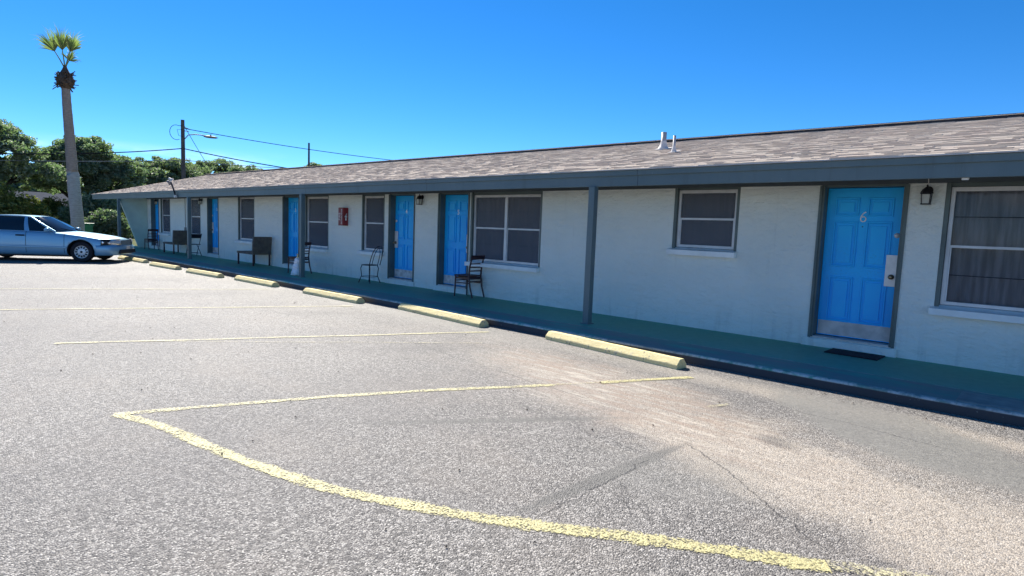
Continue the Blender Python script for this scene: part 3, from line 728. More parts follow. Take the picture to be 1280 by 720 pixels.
t=thing('extinguisher_cabinet','red fire extinguisher cabinet with white lettering on the wall','cabinet',(-14.44,0,1.39))
q=MB(); q.box(-.13,.13,-.15,-.002,0,.48); q.build('cabinet_box',M['red'],t,bevel=.008)
q=MB(); q.box(-.11,.11,-.158,-.151,.02,.46); q.build('cabinet_door',M['red'],t,bevel=.003)
text_mesh('FIRE','lettering',M['number'],t,(-.045,-.160,.24),.115,Matrix.Rotation(R(90),3,'X')@Matrix.Rotation(R(90),3,'Z'))
text_mesh('EXTINGUISHER','lettering',M['number'],t,(.055,-.160,.24),.060,Matrix.Rotation(R(90),3,'X')@Matrix.Rotation(R(90),3,'Z'))
q=MB(); q.lathe([(0,.003),(.036,.003),(.036,0)],(.131,-.075,.24),'x',16); q.box(.131,.134,-.095,-.055,.14,.23); q.tube([(.133,-.075,.27),(.133,-.06,.32),(.133,-.04,.31)],.008,6); q.build('extinguisher_symbol',M['number'],t)

t=thing('floodlight','twin head floodlight on a bent arm fixed to the far end of the eave','floodlight',(-23.75,-1.17,2.18))
q=MB(); q.box(-.10,.10,-.06,.0,-.03,.06); q.build('junction_box',M['lead'],t,bevel=.006)
q=MB(); q.tube([(0,-.035,.04),(-.06,-.06,.22),(-.16,-.08,.40),(-.26,-.09,.50)],.028,8); q.build('arm',M['black'],t)
for (dx,dz,mt) in((-.38,.52,'lampgrey'),(-.22,.62,'lead')):
    q=MB(); q.lathe([(0,.10),(.05,.09),(.06,.0),(.10,-.10),(.095,-.11),(0,-.10)],(0,0,0),'z',14)
    o=q.build('lamp_head',M[mt],t); o.location=(dx,-.12,dz); o.rotation_euler=(R(50),R(28 if dx<-.3 else -40),0); o.scale=(.75,.75,.75)

m=MB(); m.box(-.31,.31,-.20,.20,0,.014); o=m.build('door_mat',M['mat'],bevel=.005); o.location=(-1.88,-.27,.0); o.rotation_euler=(0,0,R(-1.5)); tag(o,'black rubber doormat on the walkway below door 6','doormat')

# ------------------------------------------------------------------ seating
def wood_chair(loc,rz,label,mat='wood'):
    t=thing('wooden_chair',label,'chair',loc,rz,'dark ladder back wooden chairs on the walkway')
    q=MB(); q.box(-.20,.22,-.20,.20,.435,.465); q.build('seat',M['seatred'],t,bevel=.012)
    q=MB()
    for y in(-.17,.17): q.bar((-.18,y,.40),(.18,y,.40),.022,.045)
    q.bar((.18,-.17,.40),(.18,.17,.40),.022,.045); q.bar((-.18,-.17,.40),(-.18,.17,.40),.022,.045); q.build('seat_frame',M[mat],t)
    for y in(-.185,.185):
        q=MB(); q.tube([(.185,y,.44),(.19,y,.2),(.20,y*1.03,.0)],[.019,.017,.014],8); q.build('leg',M[mat],t)
        q=MB(); q.tube([(-.31,y,0),(-.235,y,.22),(-.195,y,.45),(-.215,y,.65),(-.275,y*.98,.88)],[.015,.018,.020,.018,.016],8); q.build('leg',M[mat],t)
    for z in(.56,.635,.71):
        q=MB(); q.bar((-.207-(z-.5)*.05,-.18,z),(-.207-(z-.5)*.05,.18,z),.016,.026); q.build('slat',M[mat],t)
    q=MB(); P=[[(-.262-.012-.02*(1-(y/.2)**2)+dx,y,z) for dx,z in((0,.80),(.018,.80),(.006,.89),(-.012,.89),(0,.80))] for y in[-.205+.041*i for i in range(11)]]
    q.grid(P,True); q.build('top_rail',M[mat],t)
    q=MB()
    for y in(-.185,.185): q.bar((.19,y,.30),(-.215,y,.30),.016,.022)
    q.bar((.19,-.18,.34),(.19,.18,.34),.016,.022); q.bar((-.21,-.18,.33),(-.21,.18,.33),.016,.022); q.build('stretcher',M[mat],t)
    return t
wood_chair((-9.25,-.26,0),R(184),'dark wooden ladder back chair by the door left of the double window')
wood_chair((-15.85,-.62,0),R(196),'dark wooden chair partly hidden by the post with the white bundle')
wood_chair((-29.35,-.38,0),R(182),'dark wooden chair farthest away, near the last blue door')

t=thing('wire_chair','black wire cafe chair with looped back under the window','chair',(-12.68,-.40,0),R(192))
q=MB(); q.lathe([(0,.455),(.17,.455),(.205,.447),(.205,.437),(.17,.435),(0,.435)],n=24); q.build('seat',M['black'],t)
for sx,sy in((1,1),(1,-1),(-1,1),(-1,-1)):
    q=MB(); q.tube([(.13*sx,.13*sy,.44),(.155*sx,.15*sy,.36),(.135*sx,.135*sy,.18),(.19*sx,.18*sy,.0)],.0105,8); q.build('leg',M['black'],t)
q=MB(); q.tube([(.148*math.cos(a)*1.3,.148*math.sin(a)*1.3,.155) for a in[i*math.pi/12 for i in range(25)]],.007,6); q.build('ring_stretcher',M['black'],t)
for wd,h,nm in((.185,.92,'outer'),(.10,.86,'inner')):
    q=MB(); pts=[]
    for i in range(21):
        a=math.pi*i/20; y=wd*math.cos(a)*(1+.18*math.sin(a)); z=.44+(h-.44)*(math.sin(a)**.75); pts.append((-.165-.14*(z-.44)/.45,y,z))
    q.tube(pts,.0105 if nm=='outer' else .008,8); q.build('back_loop',M['black'],t)

def lounger(loc,rz,label):
    t=thing('wicker_lounger',label,'lounger',loc,rz,'low wicker loungers on the walkway')
    q=MB(); q.box(-.58,.60,-.30,.30,.36,.43); q.build('seat',M['wicker'],t,bevel=.012)
    q=MB(); q.prism([(-.50,.432),(-.58,.36),(-.66,.93),(-.57,.93)],lambda u,v,tt:(u,tt,v),-.30,.30); q.build('backrest',M['wicker'],t,bevel=.012)
    for x in(-.54,.56):
        for y in(-.26,.26):
            q=MB(); q.box(x-.022,x+.022,y-.022,y+.022,0,.358); q.build('leg',M['wood'],t)
    return t
lounger((-19.3,-.345,0),R(180),'low brown wicker lounger with upright panel back, under the nearer window')
lounger((-26.4,-.345,0),R(180),'low brown wicker lounger with upright panel back, beside the folding chair')

t=thing('folding_chair','black metal folding chair standing behind the far support post','chair',(-24.35,-.40,0),R(184))
for y in(-.20,.20):
    q=MB(); q.tube([(-.24,y,.86),(-.02,y,.45),(.22,y,.0)],.012,8); q.build('leg',M['black'],t)
    q=MB(); q.tube([(.14,y*.9,.43),(-.08,y*.9,.22),(-.27,y*.9,.0)],.012,8); q.build('leg',M['black'],t)
q=MB(); q.box(-.20,.19,-.185,.185,.435,.455); q.build('seat',M['black'],t,bevel=.008)
q=MB(); q.obox((-.195,0,.76),(0,.195,0),(-.037,0,.075),(.006,0,.003)); q.build('backrest',M['black'],t)
q=MB(); q.bar((-.16,-.18,.12),(-.16,.18,.12),.014); q.bar((.16,-.2,.12),(.16,.2,.12),.014); q.build('stretcher',M['black'],t)

# white lumpy bundle
def lump(name,mat,parent,spec,seed):
    bm=bmesh.new(); r=random.Random(seed)
    for (c,s) in spec:
        g=bmesh.ops.create_icosphere(bm,subdivisions=3,radius=1)
        for v in g['verts']:
            n=1+.10*math.sin(v.co.x*5+seed)+.09*math.sin(v.co.z*7+v.co.y*4)+.03*r.uniform(-1,1)
            v.co=Vector((v.co.x*s[0]*n+c[0],v.co.y*s[1]*n+c[1],v.co.z*s[2]*n+c[2]))
    me=bpy.data.meshes.new(name); bm.to_mesh(me); bm.free(); me.materials.append(mat)
    o=bpy.data.objects.new(name,me); COL.objects.link(o); o.parent=parent
    rm=o.modifiers.new('r','REMESH'); rm.mode='VOXEL'; rm.voxel_size=.014; rm.use_smooth_shade=True
    return o
t=thing('bundle','lumpy white bundle standing on the walkway beside the second post','bundle',(-15.12,-1.05,0))
lump('wrapping',M['cloth'],t,[((-.02,0,.10),(.15,.12,.12)),((-.07,-.01,.03),(.13,.11,.035)),((.0,0,.24),(.11,.10,.10)),((.03,.0,.38),(.085,.08,.12)),((.13,.02,.40),(.06,.04,.035)),((.17,.02,.43),(.035,.03,.03))],3)
q=MB(); q.tube([(.035,0,.48),(.04,0,.54),(.036,0,.59)],[.022,.018,.022],8); q.build('knot',M['stop'],t)

# ------------------------------------------------------------------ cars
def make_car(paint,label,loc,rz):
    t=thing('parked_car',label,'car',loc,rz)
    st=[(2.585,.70,.30,.60,.66),(2.53,.83,.26,.67,.735),(2.38,.905,.23,.725,.79),(2.1,.94,.21,.775,.845),(1.67,.962,.2,.845,.905),(1.2,.972,.2,.90,.955),(.8,.975,.2,.93,.965),
        (.2,.975,.2,.945,.965),(-.6,.975,.2,.955,.97),(-1.24,.972,.2,.962,.985),(-1.75,.962,.21,.965,1.0),(-2.2,.94,.24,.95,.995),(-2.5,.90,.28,.90,.965),(-2.64,.82,.33,.80,.89)]
    X=[s[0] for s in st][::-1]
    A=np.array(st)[::-1]
    xs=np.unique(np.concatenate([np.linspace(-2.64,2.60,72),[1.29,2.05,-.86,-1.62]]))
    def sec(x):
        w_,zb,zs,zt=[np.interp(x,A[:,0],A[:,k]) for k in range(1,5)]
        hz=zs-zb
        return [(0,zb),(.80*w_,zb),(.93*w_,zb+.03),(.965*w_,zb+.09),(.985*w_,zb+.16),(1.0*w_,zb+.30*hz/.72),(1.0*w_,zb+.45*hz),(.992*w_,zb+.68*hz),(.982*w_,zb+.80*hz),(.968*w_,zs-.06),(.945*w_,zs-.02),(.905*w_,zs+.002),(.80*w_,zs*.45+zt*.55),(.5*w_,zt),(.25*w_,zt+.012),(0,zt+.015)]
    P=[]
    for x in xs:
        h=sec(x); P.append([(x,-y,z) for y,z in h]+[(x,y,z) for y,z in h[-2:0:-1]]+[(x,-h[0][0],h[0][1])])
    q=MB(); q.grid(P,True); n=len(P[0])-1
    q.add(P[0][:n],[tuple(range(n))]); q.add(P[-1][:n],[tuple(range(n))[::-1]])
    body=q.build('body',paint,t)
    bm=bmesh.new(); bm.from_mesh(body.data); bmesh.ops.remove_doubles(bm,verts=bm.verts,dist=.0004); bmesh.ops.recalc_face_normals(bm,faces=bm.faces); bm.to_mesh(body.data); bm.free()
    cut=MB()
    for ax in(1.67,-1.24):
        for sy in(-1,1): cut.lathe([(0,-.2),(.385,-.2),(.385,.2),(0,.2)],(ax,sy*.90,.345),'y',40)
    cm=bmesh.new(); tmp=bpy.data.meshes.new('cut'); tmp.from_pydata(cut.v,[],cut.f); cm.from_mesh(tmp); bmesh.ops.remove_doubles(cm,verts=cm.verts,dist=.0005); bmesh.ops.recalc_face_normals(cm,faces=cm.faces); cm.to_mesh(tmp); cm.free()
    tmp.materials.append(M['seam']); co=bpy.data.objects.new('cut',tmp); COL.objects.link(co); co.matrix_world=Matrix()
    body.parent=None
    bo=body.modifiers.new('x','BOOLEAN'); bo.object=co; bo.operation='DIFFERENCE'; bo.solver='EXACT'; bo.material_mode='TRANSFER'
    bpy.context.view_layer.update()
    me=bpy.data.meshes.new_from_object(body.evaluated_get(bpy.context.evaluated_depsgraph_get()))
    body.modifiers.clear(); body.data=me; me.name='body'; body.parent=t; bpy.data.objects.remove(co)
    # greenhouse glass hull
    q=MB()
    def hull(f): # f 0..1 belt to roof
        lo=[(1.22,0,.955),(1.17,-.40,.955),(1.05,-.70,.95),(.86,-.845,.95),(.1,-.868,.955),(-.8,-.862,.962),(-1.45,-.82,.98),(-1.66,-.62,.99),(-1.74,0,.995)]
        hi=[(.40,0,1.432),(.37,-.30,1.425),(.28,-.52,1.41),(.16,-.600,1.40),(-.1,-.625,1.405),(-.6,-.622,1.405),(-.95,-.585,1.395),(-1.02,-.45,1.40),(-1.06,0,1.415)]
        bul=.035*math.sin(math.pi*f)
        return [Vector(a).lerp(Vector(b),f)+Vector((0,(-bul if abs(a[1])>.3 else 0),bul*.6)) for a,b in zip(lo,hi)]
    rows=[hull(i/5) for i in range(6)]
    P=[[tuple(p) for p in r]+[(p.x,-p.y,p.z) for p in r[-2::-1]] for r in rows]
    q.grid(P,True); q.build('window_glass',M['carglass'],t)
    # roof panel
    q=MB(); top=rows[-1]; P=[]
    for i in range(9):
        f=i/8; r=[]
        for k in range(13):
            s=-1+2*k/12; x=.42-1.50*f; hw=.632*(1-.10*max(0,(f-.7)/.3)-.12*max(0,(.2-f)/.2))
            x-= .10*abs(s)**2.5*(1-2*f) *1.6
            r.append((x,hw*s,1.408+.048*(1-s*s)*(1-.35*(2*f-1)**2)-.012*(2*f-1)**2))
        P.append(r)
    q.grid(P,True); q.build('roof',paint,t,recalc=False)
    # pillars and rails, both sides
    q=MB()
    for s in(1,-1):
        def ln(pts,wd,th=.03):
            for a,b in zip(pts[:-1],pts[1:]): q.bar((a[0],a[1]*s,a[2]),(b[0],b[1]*s,b[2]),wd,th)
        def strip(a0,a1,b0,b1,n=5):  # a: belt x0,x1 ; b: roof x0,x1 on the side glass surface
            P=[]
            for i in range(n+1):
                f=i/n; bul=.035*math.sin(math.pi*f)+.007
                y=.868+(.628-.868)*f+bul; z=.952+(1.41-.952)*f
                P.append([(a0+(b0-a0)*f,-y*s,z),(a1+(b1-a1)*f,-y*s,z)])
            q.grid(P,True)
        strip(.10,.24,.02,.10)                    # B pillar
        strip(-1.62,-1.10,-1.06,-.80)             # C pillar
        q.tube([(.93,-.835*s,.955),(.58,-.765*s,1.16),(.17,-.61*s,1.40),(-.1,-.638*s,1.418),(-.6,-.636*s,1.418),(-.96,-.60*s,1.405),(-1.3,-.70*s,1.23),(-1.62,-.80*s,.99)],[.034,.032,.028,.02,.02,.028,.03,.03],8)
    q.build('pillar',paint,t)
    q=MB()
    for s in(1,-1):
        q.tube([(1.0,-.90*s,.945),(.2,-.925*s,.958),(-.8,-.922*s,.966),(-1.3,-.90*s,.975)],.010,6)
        P=[]
        for x in np.linspace(-2.45,1.28,40):
            w_=np.interp(x,A[:,0],A[:,1]); P.append([(x,-(w_*1.0+.004)*s,.44),(x,-(w_*1.0+.014)*s,.455),(x,-(w_*1.0+.014)*s,.485),(x,-(w_*1.0+.004)*s,.50)])
        P=[r for r in P if not(-1.64<r[0][0]<-.84)]
        q.grid([r for r in P if r[0][0]>-.84],False)
    q.build('side_moulding',M['chrome'] if paint!=M['carpaint'] else paint,t)
    # shut lines
    q=MB()
    for s in(1,-1):
        for x in(1.22,.17,-.98):
            h=sec(x); pts=[(x,-(y+.0025)*s,z) for y,z in h[3:12]]
            for a,b in zip(pts[:-1],pts[1:]): q.bar(a,b,.009,.006,(0,1,0))
    P=[]
    q.build('shut_line',M['seam'],t)
    for s in(1,-1):
        for x in(.02,-.98):
            q=MB(); q.box(x-.12,x+.12,-.985*s if s>0 else .962,-.962*s if s>0 else .985,.80,.845); o=q.build('door_handle',M['seam'],t,bevel=.008)
        q=MB(); q.lathe([(0,-.09),(.05,-.085),(.075,-.04),(.08,.03),(.07,.05),(0,.05)],(0,0,0),'x',14)
        q.v=[(a*.9+.80,b*1.35-1.02*s,c*.9+1.01) for a,b,c in q.v]; q.bar((.80,-.90*s,.97),(.80,-.96*s,1.0),.05); q.build('wing_mirror',paint,t)
    # front end
    q=MB(); pl=[(2.12,.965),(2.38,.945),(2.56,.86),(2.65,.70),(2.69,.40),(2.70,0)]
    pl=pl+[(x,-y) for x,y in pl[-2::-1]]
    P=[]
    for x,y in pl:
        P.append([(x-.05,y*.97,.24),(x-.01,y,.29),(x,y*1.0,.42),(x-.005,y,.50),(x-.03,y*.985,.555),(x-.10,y*.93,.57)])
    q.grid(P,True); q.build('bumper',paint,t)
    q=MB(); q.prism([(-.66,.29),(.66,.29),(.60,.42),(-.60,.42)],lambda u,v,tt:(tt,u,v),2.60,2.706); q.build('air_intake',M['seam'],t)
    q=MB(); q.box(2.704,2.712,-.16,.16,.43,.53); q.build('number_plate',M['white'],t)
    q=MB(); q.box(2.54,2.635,-.44,.44,.57,.72); q.build('grille',M['grille'],t,bevel=.01)
    q=MB()
    for i in range(15): y=-.41+.82*i/14; q.box(2.63,2.642,y-.006,y+.006,.58,.71)
    q.box(2.60,2.65,-.46,.46,.715,.735); q.box(2.60,2.645,-.46,.46,.562,.575); q.build('grille_bar',M['chrome'],t)
    q=MB()
    for s in(1,-1):
        P=[]
        for x,y in((2.640,.43),(2.615,.61),(2.562,.75),(2.485,.86),(2.41,.915),(2.25,.952)):
            P.append([(x-.05,y*s*.97,.775),(x-.002,y*s,.755),(x+.002,y*s,.665),(x-.004,y*s,.575),(x-.05,y*s*.98,.56)])
        q.grid(P,True)
    q.build('lamp_surround',M['seam'],t)
    for s in(1,-1):
        q=MB(); P=[]
        for x,y in((2.645,.46),(2.625,.60),(2.575,.74),(2.50,.845)):
            P.append([(x-.06,y*s*.97,.755),(x,y*s,.735),(x+.008,y*s*1.005,.66),(x+.002,y*s,.59),(x-.06,y*s*.98,.575)])
        q.grid(P,True); q.build('headlight',M['hlamp'],t)
        q=MB(); P=[]
        for x,y in((2.495,.852),(2.42,.905),(2.28,.945)):
            P.append([(x-.01,y*s*.965,.748 if x>2.4 else .735),(x,y*s,.728 if x>2.4 else .715),(x,y*s*1.004,.655),(x,y*s,.60),(x-.01,y*s*.97,.585)])
        q.grid(P,True); q.build('corner_lamp',M['hlamp'],t)
        q=MB(); q.box(-2.69,-2.60,(.45 if s>0 else -.86),(.86 if s>0 else -.45),.62,.82); q.build('tail_light',M['amber'],t,bevel=.02)
    q=MB(); pl=[(-2.15,.965),(-2.5,.93),(-2.66,.80),(-2.71,.4),(-2.71,0)]; pl=pl+[(x,-y) for x,y in pl[-2::-1]]
    q.grid([[(x,y*.97,.28),(x,y,.34),(x,y,.50),(x+.03,y*.98,.56),(x+.12,y*.9,.57)] for x,y in pl],True); q.build('bumper',paint,t)
    q=MB(); q.box(-2.0,2.0,-.70,.70,.16,.205); q.build('underbody',M['seam'],t)
    # wipers / cowl
    q=MB(); q.bar((1.20,.55,.965),(.98,-.05,1.10),.016); q.bar((1.20,-.10,.968),(.98,-.62,1.07),.016); q.build('wiper',M['seam'],t)
    # wheels
    for ax in(1.67,-1.24):
        for s in(1,-1):
            q=MB(); q.lathe([(.205,-.10),(.24,-.105),(.30,-.10),(.325,-.085),(.333,-.04),(.333,.04),(.325,.085),(.30,.10),(.205,.10)],(0,0,0),'y',36)
            wh=q.build('wheel',M['rubber'],t); wh.location=(ax,-.80*s,.333)
            q=MB(); y=-.075*s; e=-s
            q.lathe([(.222,y+.03*e),(.226,y+.012*e),(.212,y),(.200,y-.018*e),(.15,y+.008*e),(.07,y+.022*e),(.0,y+.024*e)],(0,0,0),'y',36); q.build('rim',M['lampgrey'] if paint!=M['carpaint'] else M['steel'],wh)
            q=MB()
            for i in range(12):
                a=2*math.pi*i/12; ca,sa=math.cos(a),math.sin(a)
                q.obox((ca*.148,y+.013*e,sa*.148),(ca*.030,0,sa*.030),(-sa*.020,0,ca*.020),(0,.0045,0))
            q.lathe([(.036,y+.020*e),(.034,y+.0285*e),(0,y+.029*e)],(0,0,0),'y',14); q.build('rim_slot',M['seam'],wh)
    return t
ANG=R(56)
nw=Vector((-23.33,-4.12)); hd=Vector((math.cos(ANG),math.sin(ANG))); lf=Vector((-hd.y,hd.x))
cc=nw-hd*1.67+lf*.80
make_car(M['carpaint'],'steel blue four door sedan parked at an angle facing the motel',(cc.x,cc.y,GZ),ANG)
make_car(M['carblack'],'black car parked far left behind the blue sedan',(-45.5,-6.9,GZ),R(20))

# ------------------------------------------------------------------ vegetation
def leaf_mesh(centres,size,aspect=1.8,up=.25,seed=0):
    r=np.random.default_rng(seed); P=np.asarray(centres,float); n=len(P)
    d=r.normal(size=(n,3)); d[:,2]=d[:,2]*.7; d/=np.linalg.norm(d,axis=1)[:,None]
    u=r.normal(size=(n,3)); u[:,2]+=up*2; u-= (u*d).sum(1)[:,None]*d; u/=np.linalg.norm(u,axis=1)[:,None]
    s=size*r.uniform(.6,1.35,n)[:,None]
    a=P-d*s*.5*aspect; b=P+d*s*.5*aspect; c=np.cross(d,u); m=P+u*s*.12
    V=np.stack([a,m+c*s*.42,b,m-c*s*.42],1).reshape(-1,3)
    F=np.arange(4*n).reshape(n,4)
    return V,F
def leaves(name,mat,parent,centres,size,aspect=1.8,seed=0):
    V,F=leaf_mesh(centres,size,aspect,seed=seed)
    me=bpy.data.meshes.new(name); me.from_pydata(V.tolist(),[],F.tolist()); me.materials.append(mat)
    o=bpy.data.objects.new(name,me); COL.objects.link(o)
    if parent: o.parent=parent
    return o
def clumps(lobes,nc,per,rc,seed,flat=.6,shell=.72):
    r=np.random.default_rng(seed); out=[]; tot=sum(l[3]*l[4]*l[5] for l in lobes)
    for l in lobes:
        k=max(3,int(nc*(l[3]*l[4]*l[5])/tot))
        for _ in range(k):
            d=r.normal(size=3); d/=np.linalg.norm(d)
            if d[2]<-.35: d[2]*=-.6
            q=np.array(l[:3])+d*np.array(l[3:6])*r.uniform(shell,1.06)
            cr=rc*r.uniform(.6,1.3); m=int(per*r.uniform(.6,1.3))
            g=r.normal(size=(m,3)); g/=np.linalg.norm(g,axis=1)[:,None]; g*= (r.uniform(.3,1,m)**.6)[:,None]*cr; g[:,2]*=flat
            out.append(q+g)
    return np.concatenate(out)
def tree(name,label,loc,lobes,trunk_h,trunk_r,nc,per,rc,size,mat,seed,group=None,trunk=True,cat='tree'):
    t=thing(name,label,cat,loc,0,group); r=random.Random(seed)
    leaves('crown',mat,t,clumps(lobes,nc,per,rc,seed),size,seed=seed)
    if trunk:
        q=MB(); q.tube([(0,0,-.1),(.05,.02,trunk_h*.5),(0,.0,trunk_h)],[trunk_r*1.35,trunk_r,trunk_r*.85],10)
        for l in lobes:
            e=Vector(l[:3]); a=Vector((0,0,trunk_h*r.uniform(.75,1)))
            mid=a.lerp(e,.5)+Vector((r.uniform(-.3,.3),r.uniform(-.3,.3),-.1*abs(e.x)+r.uniform(-.2,.3)))
            q.tube([a,a.lerp(mid,.55)+Vector((0,0,.1)),mid,mid.lerp(e,.6)+Vector((0,0,.15)),e],[trunk_r*.55,trunk_r*.45,trunk_r*.33,trunk_r*.22,trunk_r*.1],7)
            for _ in range(4):
                f=Vector((e.x+r.uniform(-1,1)*l[3]*.8,e.y+r.uniform(-1,1)*l[4]*.8,e.z+r.uniform(-.3,.8)*l[5])); b=mid.lerp(e,r.uniform(.2,.8))
                q.tube([b,b.lerp(f,.5)+Vector((0,0,.12)),f],[trunk_r*.18,trunk_r*.12,trunk_r*.04],5)
        q.build('trunk',M['bark'],t)
    return t
# big live oaks at the left; lobes are relative to the trunk foot
# across the view the screen-right direction at these trees is roughly (.42,.90)
def sr(a,dep=0,z=0): # a metres to the screen right, dep metres farther away
    return (a*.15-dep*.98, a*.98+dep*.15, z)
def lobe(a,dep,z,ra,rd,rz): x,y,_=sr(a,dep); return (x,y,z,rd,ra,rz)
tree('live_oak','huge dark live oak with low spreading limbs left of the palm',(-50.5,-4.4,-.13),
  [lobe(-2.5,0,5.0,3.6,3,2.0),lobe(-6.5,0,4.8,3,3,2.2),lobe(1.2,-1,5.2,2.6,2.4,1.6),lobe(-1.2,1,6.7,3.4,3,1.4),lobe(2.9,0,3.9,2.0,2,1.3),lobe(-5,0,6.9,3,2.6,1.4),lobe(.8,.5,3.9,2.2,2,1.3)],2.3,.42,900,150,.50,.115,M['oakleaf'],1,'live oaks behind the parking lot')
tree('live_oak','dense rounded dark oak between the palm and the eave corner',(-54,3.2,-.13),
  [lobe(-.8,0,5.0,2.6,2.6,2.1),lobe(1.2,0,3.8,2.0,2.2,2.2),lobe(-1.2,0,5.7,1.8,2,1.2),lobe(-2.8,0,3.6,1.6,2,1.7),lobe(1.6,0,2.6,1.6,1.8,1.3)],2.0,.36,520,150,.46,.115,M['oakleaf'],2,'live oaks behind the parking lot')
k=0
for px,lab,w_,h_,dist,mt in((205,'pale green tree rising over the far eave of the motel',5.5,7.2,66,'oakleafb'),(262,'broad grey green tree behind the utility pole',5.0,7.7,70,'oakleafb'),
    (302,'rounded tree behind the roof right of the utility pole',3.6,7.1,68,'oakleafb'),(165,'low tree whose top shows left of the street lamp',4.5,6.3,64,'oakleafb')):
    k+=1
    az=math.atan((px-640)/747.24)-0.74168; x=math.sin(az)*dist; y=-8.96+math.cos(az)*dist; 
    tree('background_tree',lab,(x,y,-.15),[lobe(0,0,h_-1.6,w_*.6,2.2,1.5),lobe(-w_*.5,0,h_-2.4,w_*.42,2,1.4),lobe(w_*.5,0,h_-2.2,w_*.42,2,1.5),lobe(0,0,h_-3.4,w_*.8,2.2,1.6),lobe(w_*.2,0,h_-.9,w_*.35,1.5,.8)],2.2,.3,320,130,.46,.125,M[mt],20+k,'trees behind the motel roof')
az=math.atan((392-640)/747.24)-0.74168; d=85
tree('background_tree','small treetop just showing above the ridge by the short pole',(math.sin(az)*d,-8.96+math.cos(az)*d,-.15),[lobe(0,0,8.2,1.3,1.2,1.2),lobe(-1,0,7.4,1.4,1.3,1.0)],5,.25,60,60,.5,.2,M['oakleafb'],31,'trees behind the motel roof')
def at(px,dist): az=math.atan((px-640)/747.24)-0.74168; return math.sin(az)*dist,-8.96+math.cos(az)*dist
def bush(px,dist,w_,h_,mat,label,seed,size=.105,name='bush',nc=110,dense=100):
    x,y=at(px,dist); t=thing(name,label,'bush',(x,y,-.14),0,None)
    leaves('foliage',mat,t,clumps([lobe(0,0,h_*.45,w_*.5,w_*.4,h_*.5),lobe(-w_*.25,0,h_*.3,w_*.35,w_*.3,h_*.34),lobe(w_*.25,0,h_*.35,w_*.35,w_*.3,h_*.36)],nc,dense,.32*h_**.5,seed,.8,.55),size,2.2,seed)
    q=MB()
    rr=random.Random(seed)
    for i in range(7): a=rr.uniform(0,6.28); q.tube([(0,0,0),(.12*math.cos(a),.12*math.sin(a),h_*.3),(w_*.3*math.cos(a),w_*.3*math.sin(a),h_*.7)],[.03,.022,.008],5)
    q.build('stem',M['bark'],t); return t
bush(131,46,2.3,1.75,M['greyleaf'],'silvery grey green shrub just left of the end post',41)
bush(118,52,3.4,3.2,M['oakleafb'],'tall leafy shrub behind the silvery shrub',42,.12,nc=130)
bush(155,50,1.6,1.6,M['yleaf'],'yellow green shrub seen past the slanted wing wall',43)
bush(140,54,3.0,2.6,M['greyleaf'],'loose shrub behind the end post under the eave',44,.12)
bush(8,47,3.6,2.9,M['yleaf'],'bright yellow green shrub at the left behind the sedan',45,.12,nc=130)
bush(66,54,1.7,2.6,M['yleaf'],'slender yellow green shrub against the blue house',46,.11)
bush(-25,52,4,2.6,M['oakleafb'],'dark hedge shrub at the far left edge',47,.12)
# thick dark boundary vegetation far behind
for px,lab in((40,'far leafy tree behind the blue house'),(92,'far leafy tree behind the palm'),(-10,'far leafy tree at the left edge')):
    x,y=at(px,92); k+=1
    tree('background_tree',lab,(x,y,-.15),[lobe(0,0,3.6,4.2,2,2.4),lobe(-3,0,3,3,2,2),lobe(3,0,2.8,3,2,2)],1.5,.3,170,70,.7,.28,M['oakleafb'],50+k,'far trees behind the houses')

# palm ----------------------------------------------------------
t=thing('palm_tree','tall bare palm trunk topped by a few upright fan fronds','palm',(-40.2,-.80,GZ),0)
pts=[(0,0,-.1),(0,-.02,1.2),(-.02,-.12,2.8),(-.02,-.15,3.7),(-.03,-.17,3.74),(-.03,-.24,5.6),(-.04,-.31,7.2),(-.05,-.34,8.3)]
q=MB(); dense=[];rad=[]
rr=[.33,.305,.295,.288,.262,.237,.212,.196]
for i in range(len(pts)-1):
    for s in range(8):
        f=s/8; dense.append(Vector(pts[i]).lerp(Vector(pts[i+1]),f)); rad.append((rr[i]+(rr[i+1]-rr[i])*f)*(1+.018*math.sin(len(dense)*1.9)))
dense.append(Vector(pts[-1])); rad.append(rr[-1])
q.tube(dense,rad,20); q.build('trunk',M['palm'],t)
q=MB(); top=Vector((-.05,-.34,8.3)); rnd=random.Random(5)
q.lathe([(.20,-.1),(.30,.05),(.40,.18),(.42,.32),(.34,.55),(.22,.75),(.12,.95),(.05,1.15)],top,'z',16)
for i in range(95):
    a=rnd.uniform(0,6.283); z=rnd.uniform(.0,.75)**1.0; r0=.40-.3*max(0,z-.3)
    o=Vector((math.cos(a),math.sin(a),0)); p0=top+o*r0*.8+Vector((0,0,z)); L=rnd.uniform(.12,.26)
    dn=rnd.uniform(-.7,.9) if z>.3 else rnd.uniform(-1.0,.2)
    q.bar(p0,p0+o*L+Vector((0,0,dn*L)),.07,.03)
q.build('boot_crown',M['palmboot'],t)
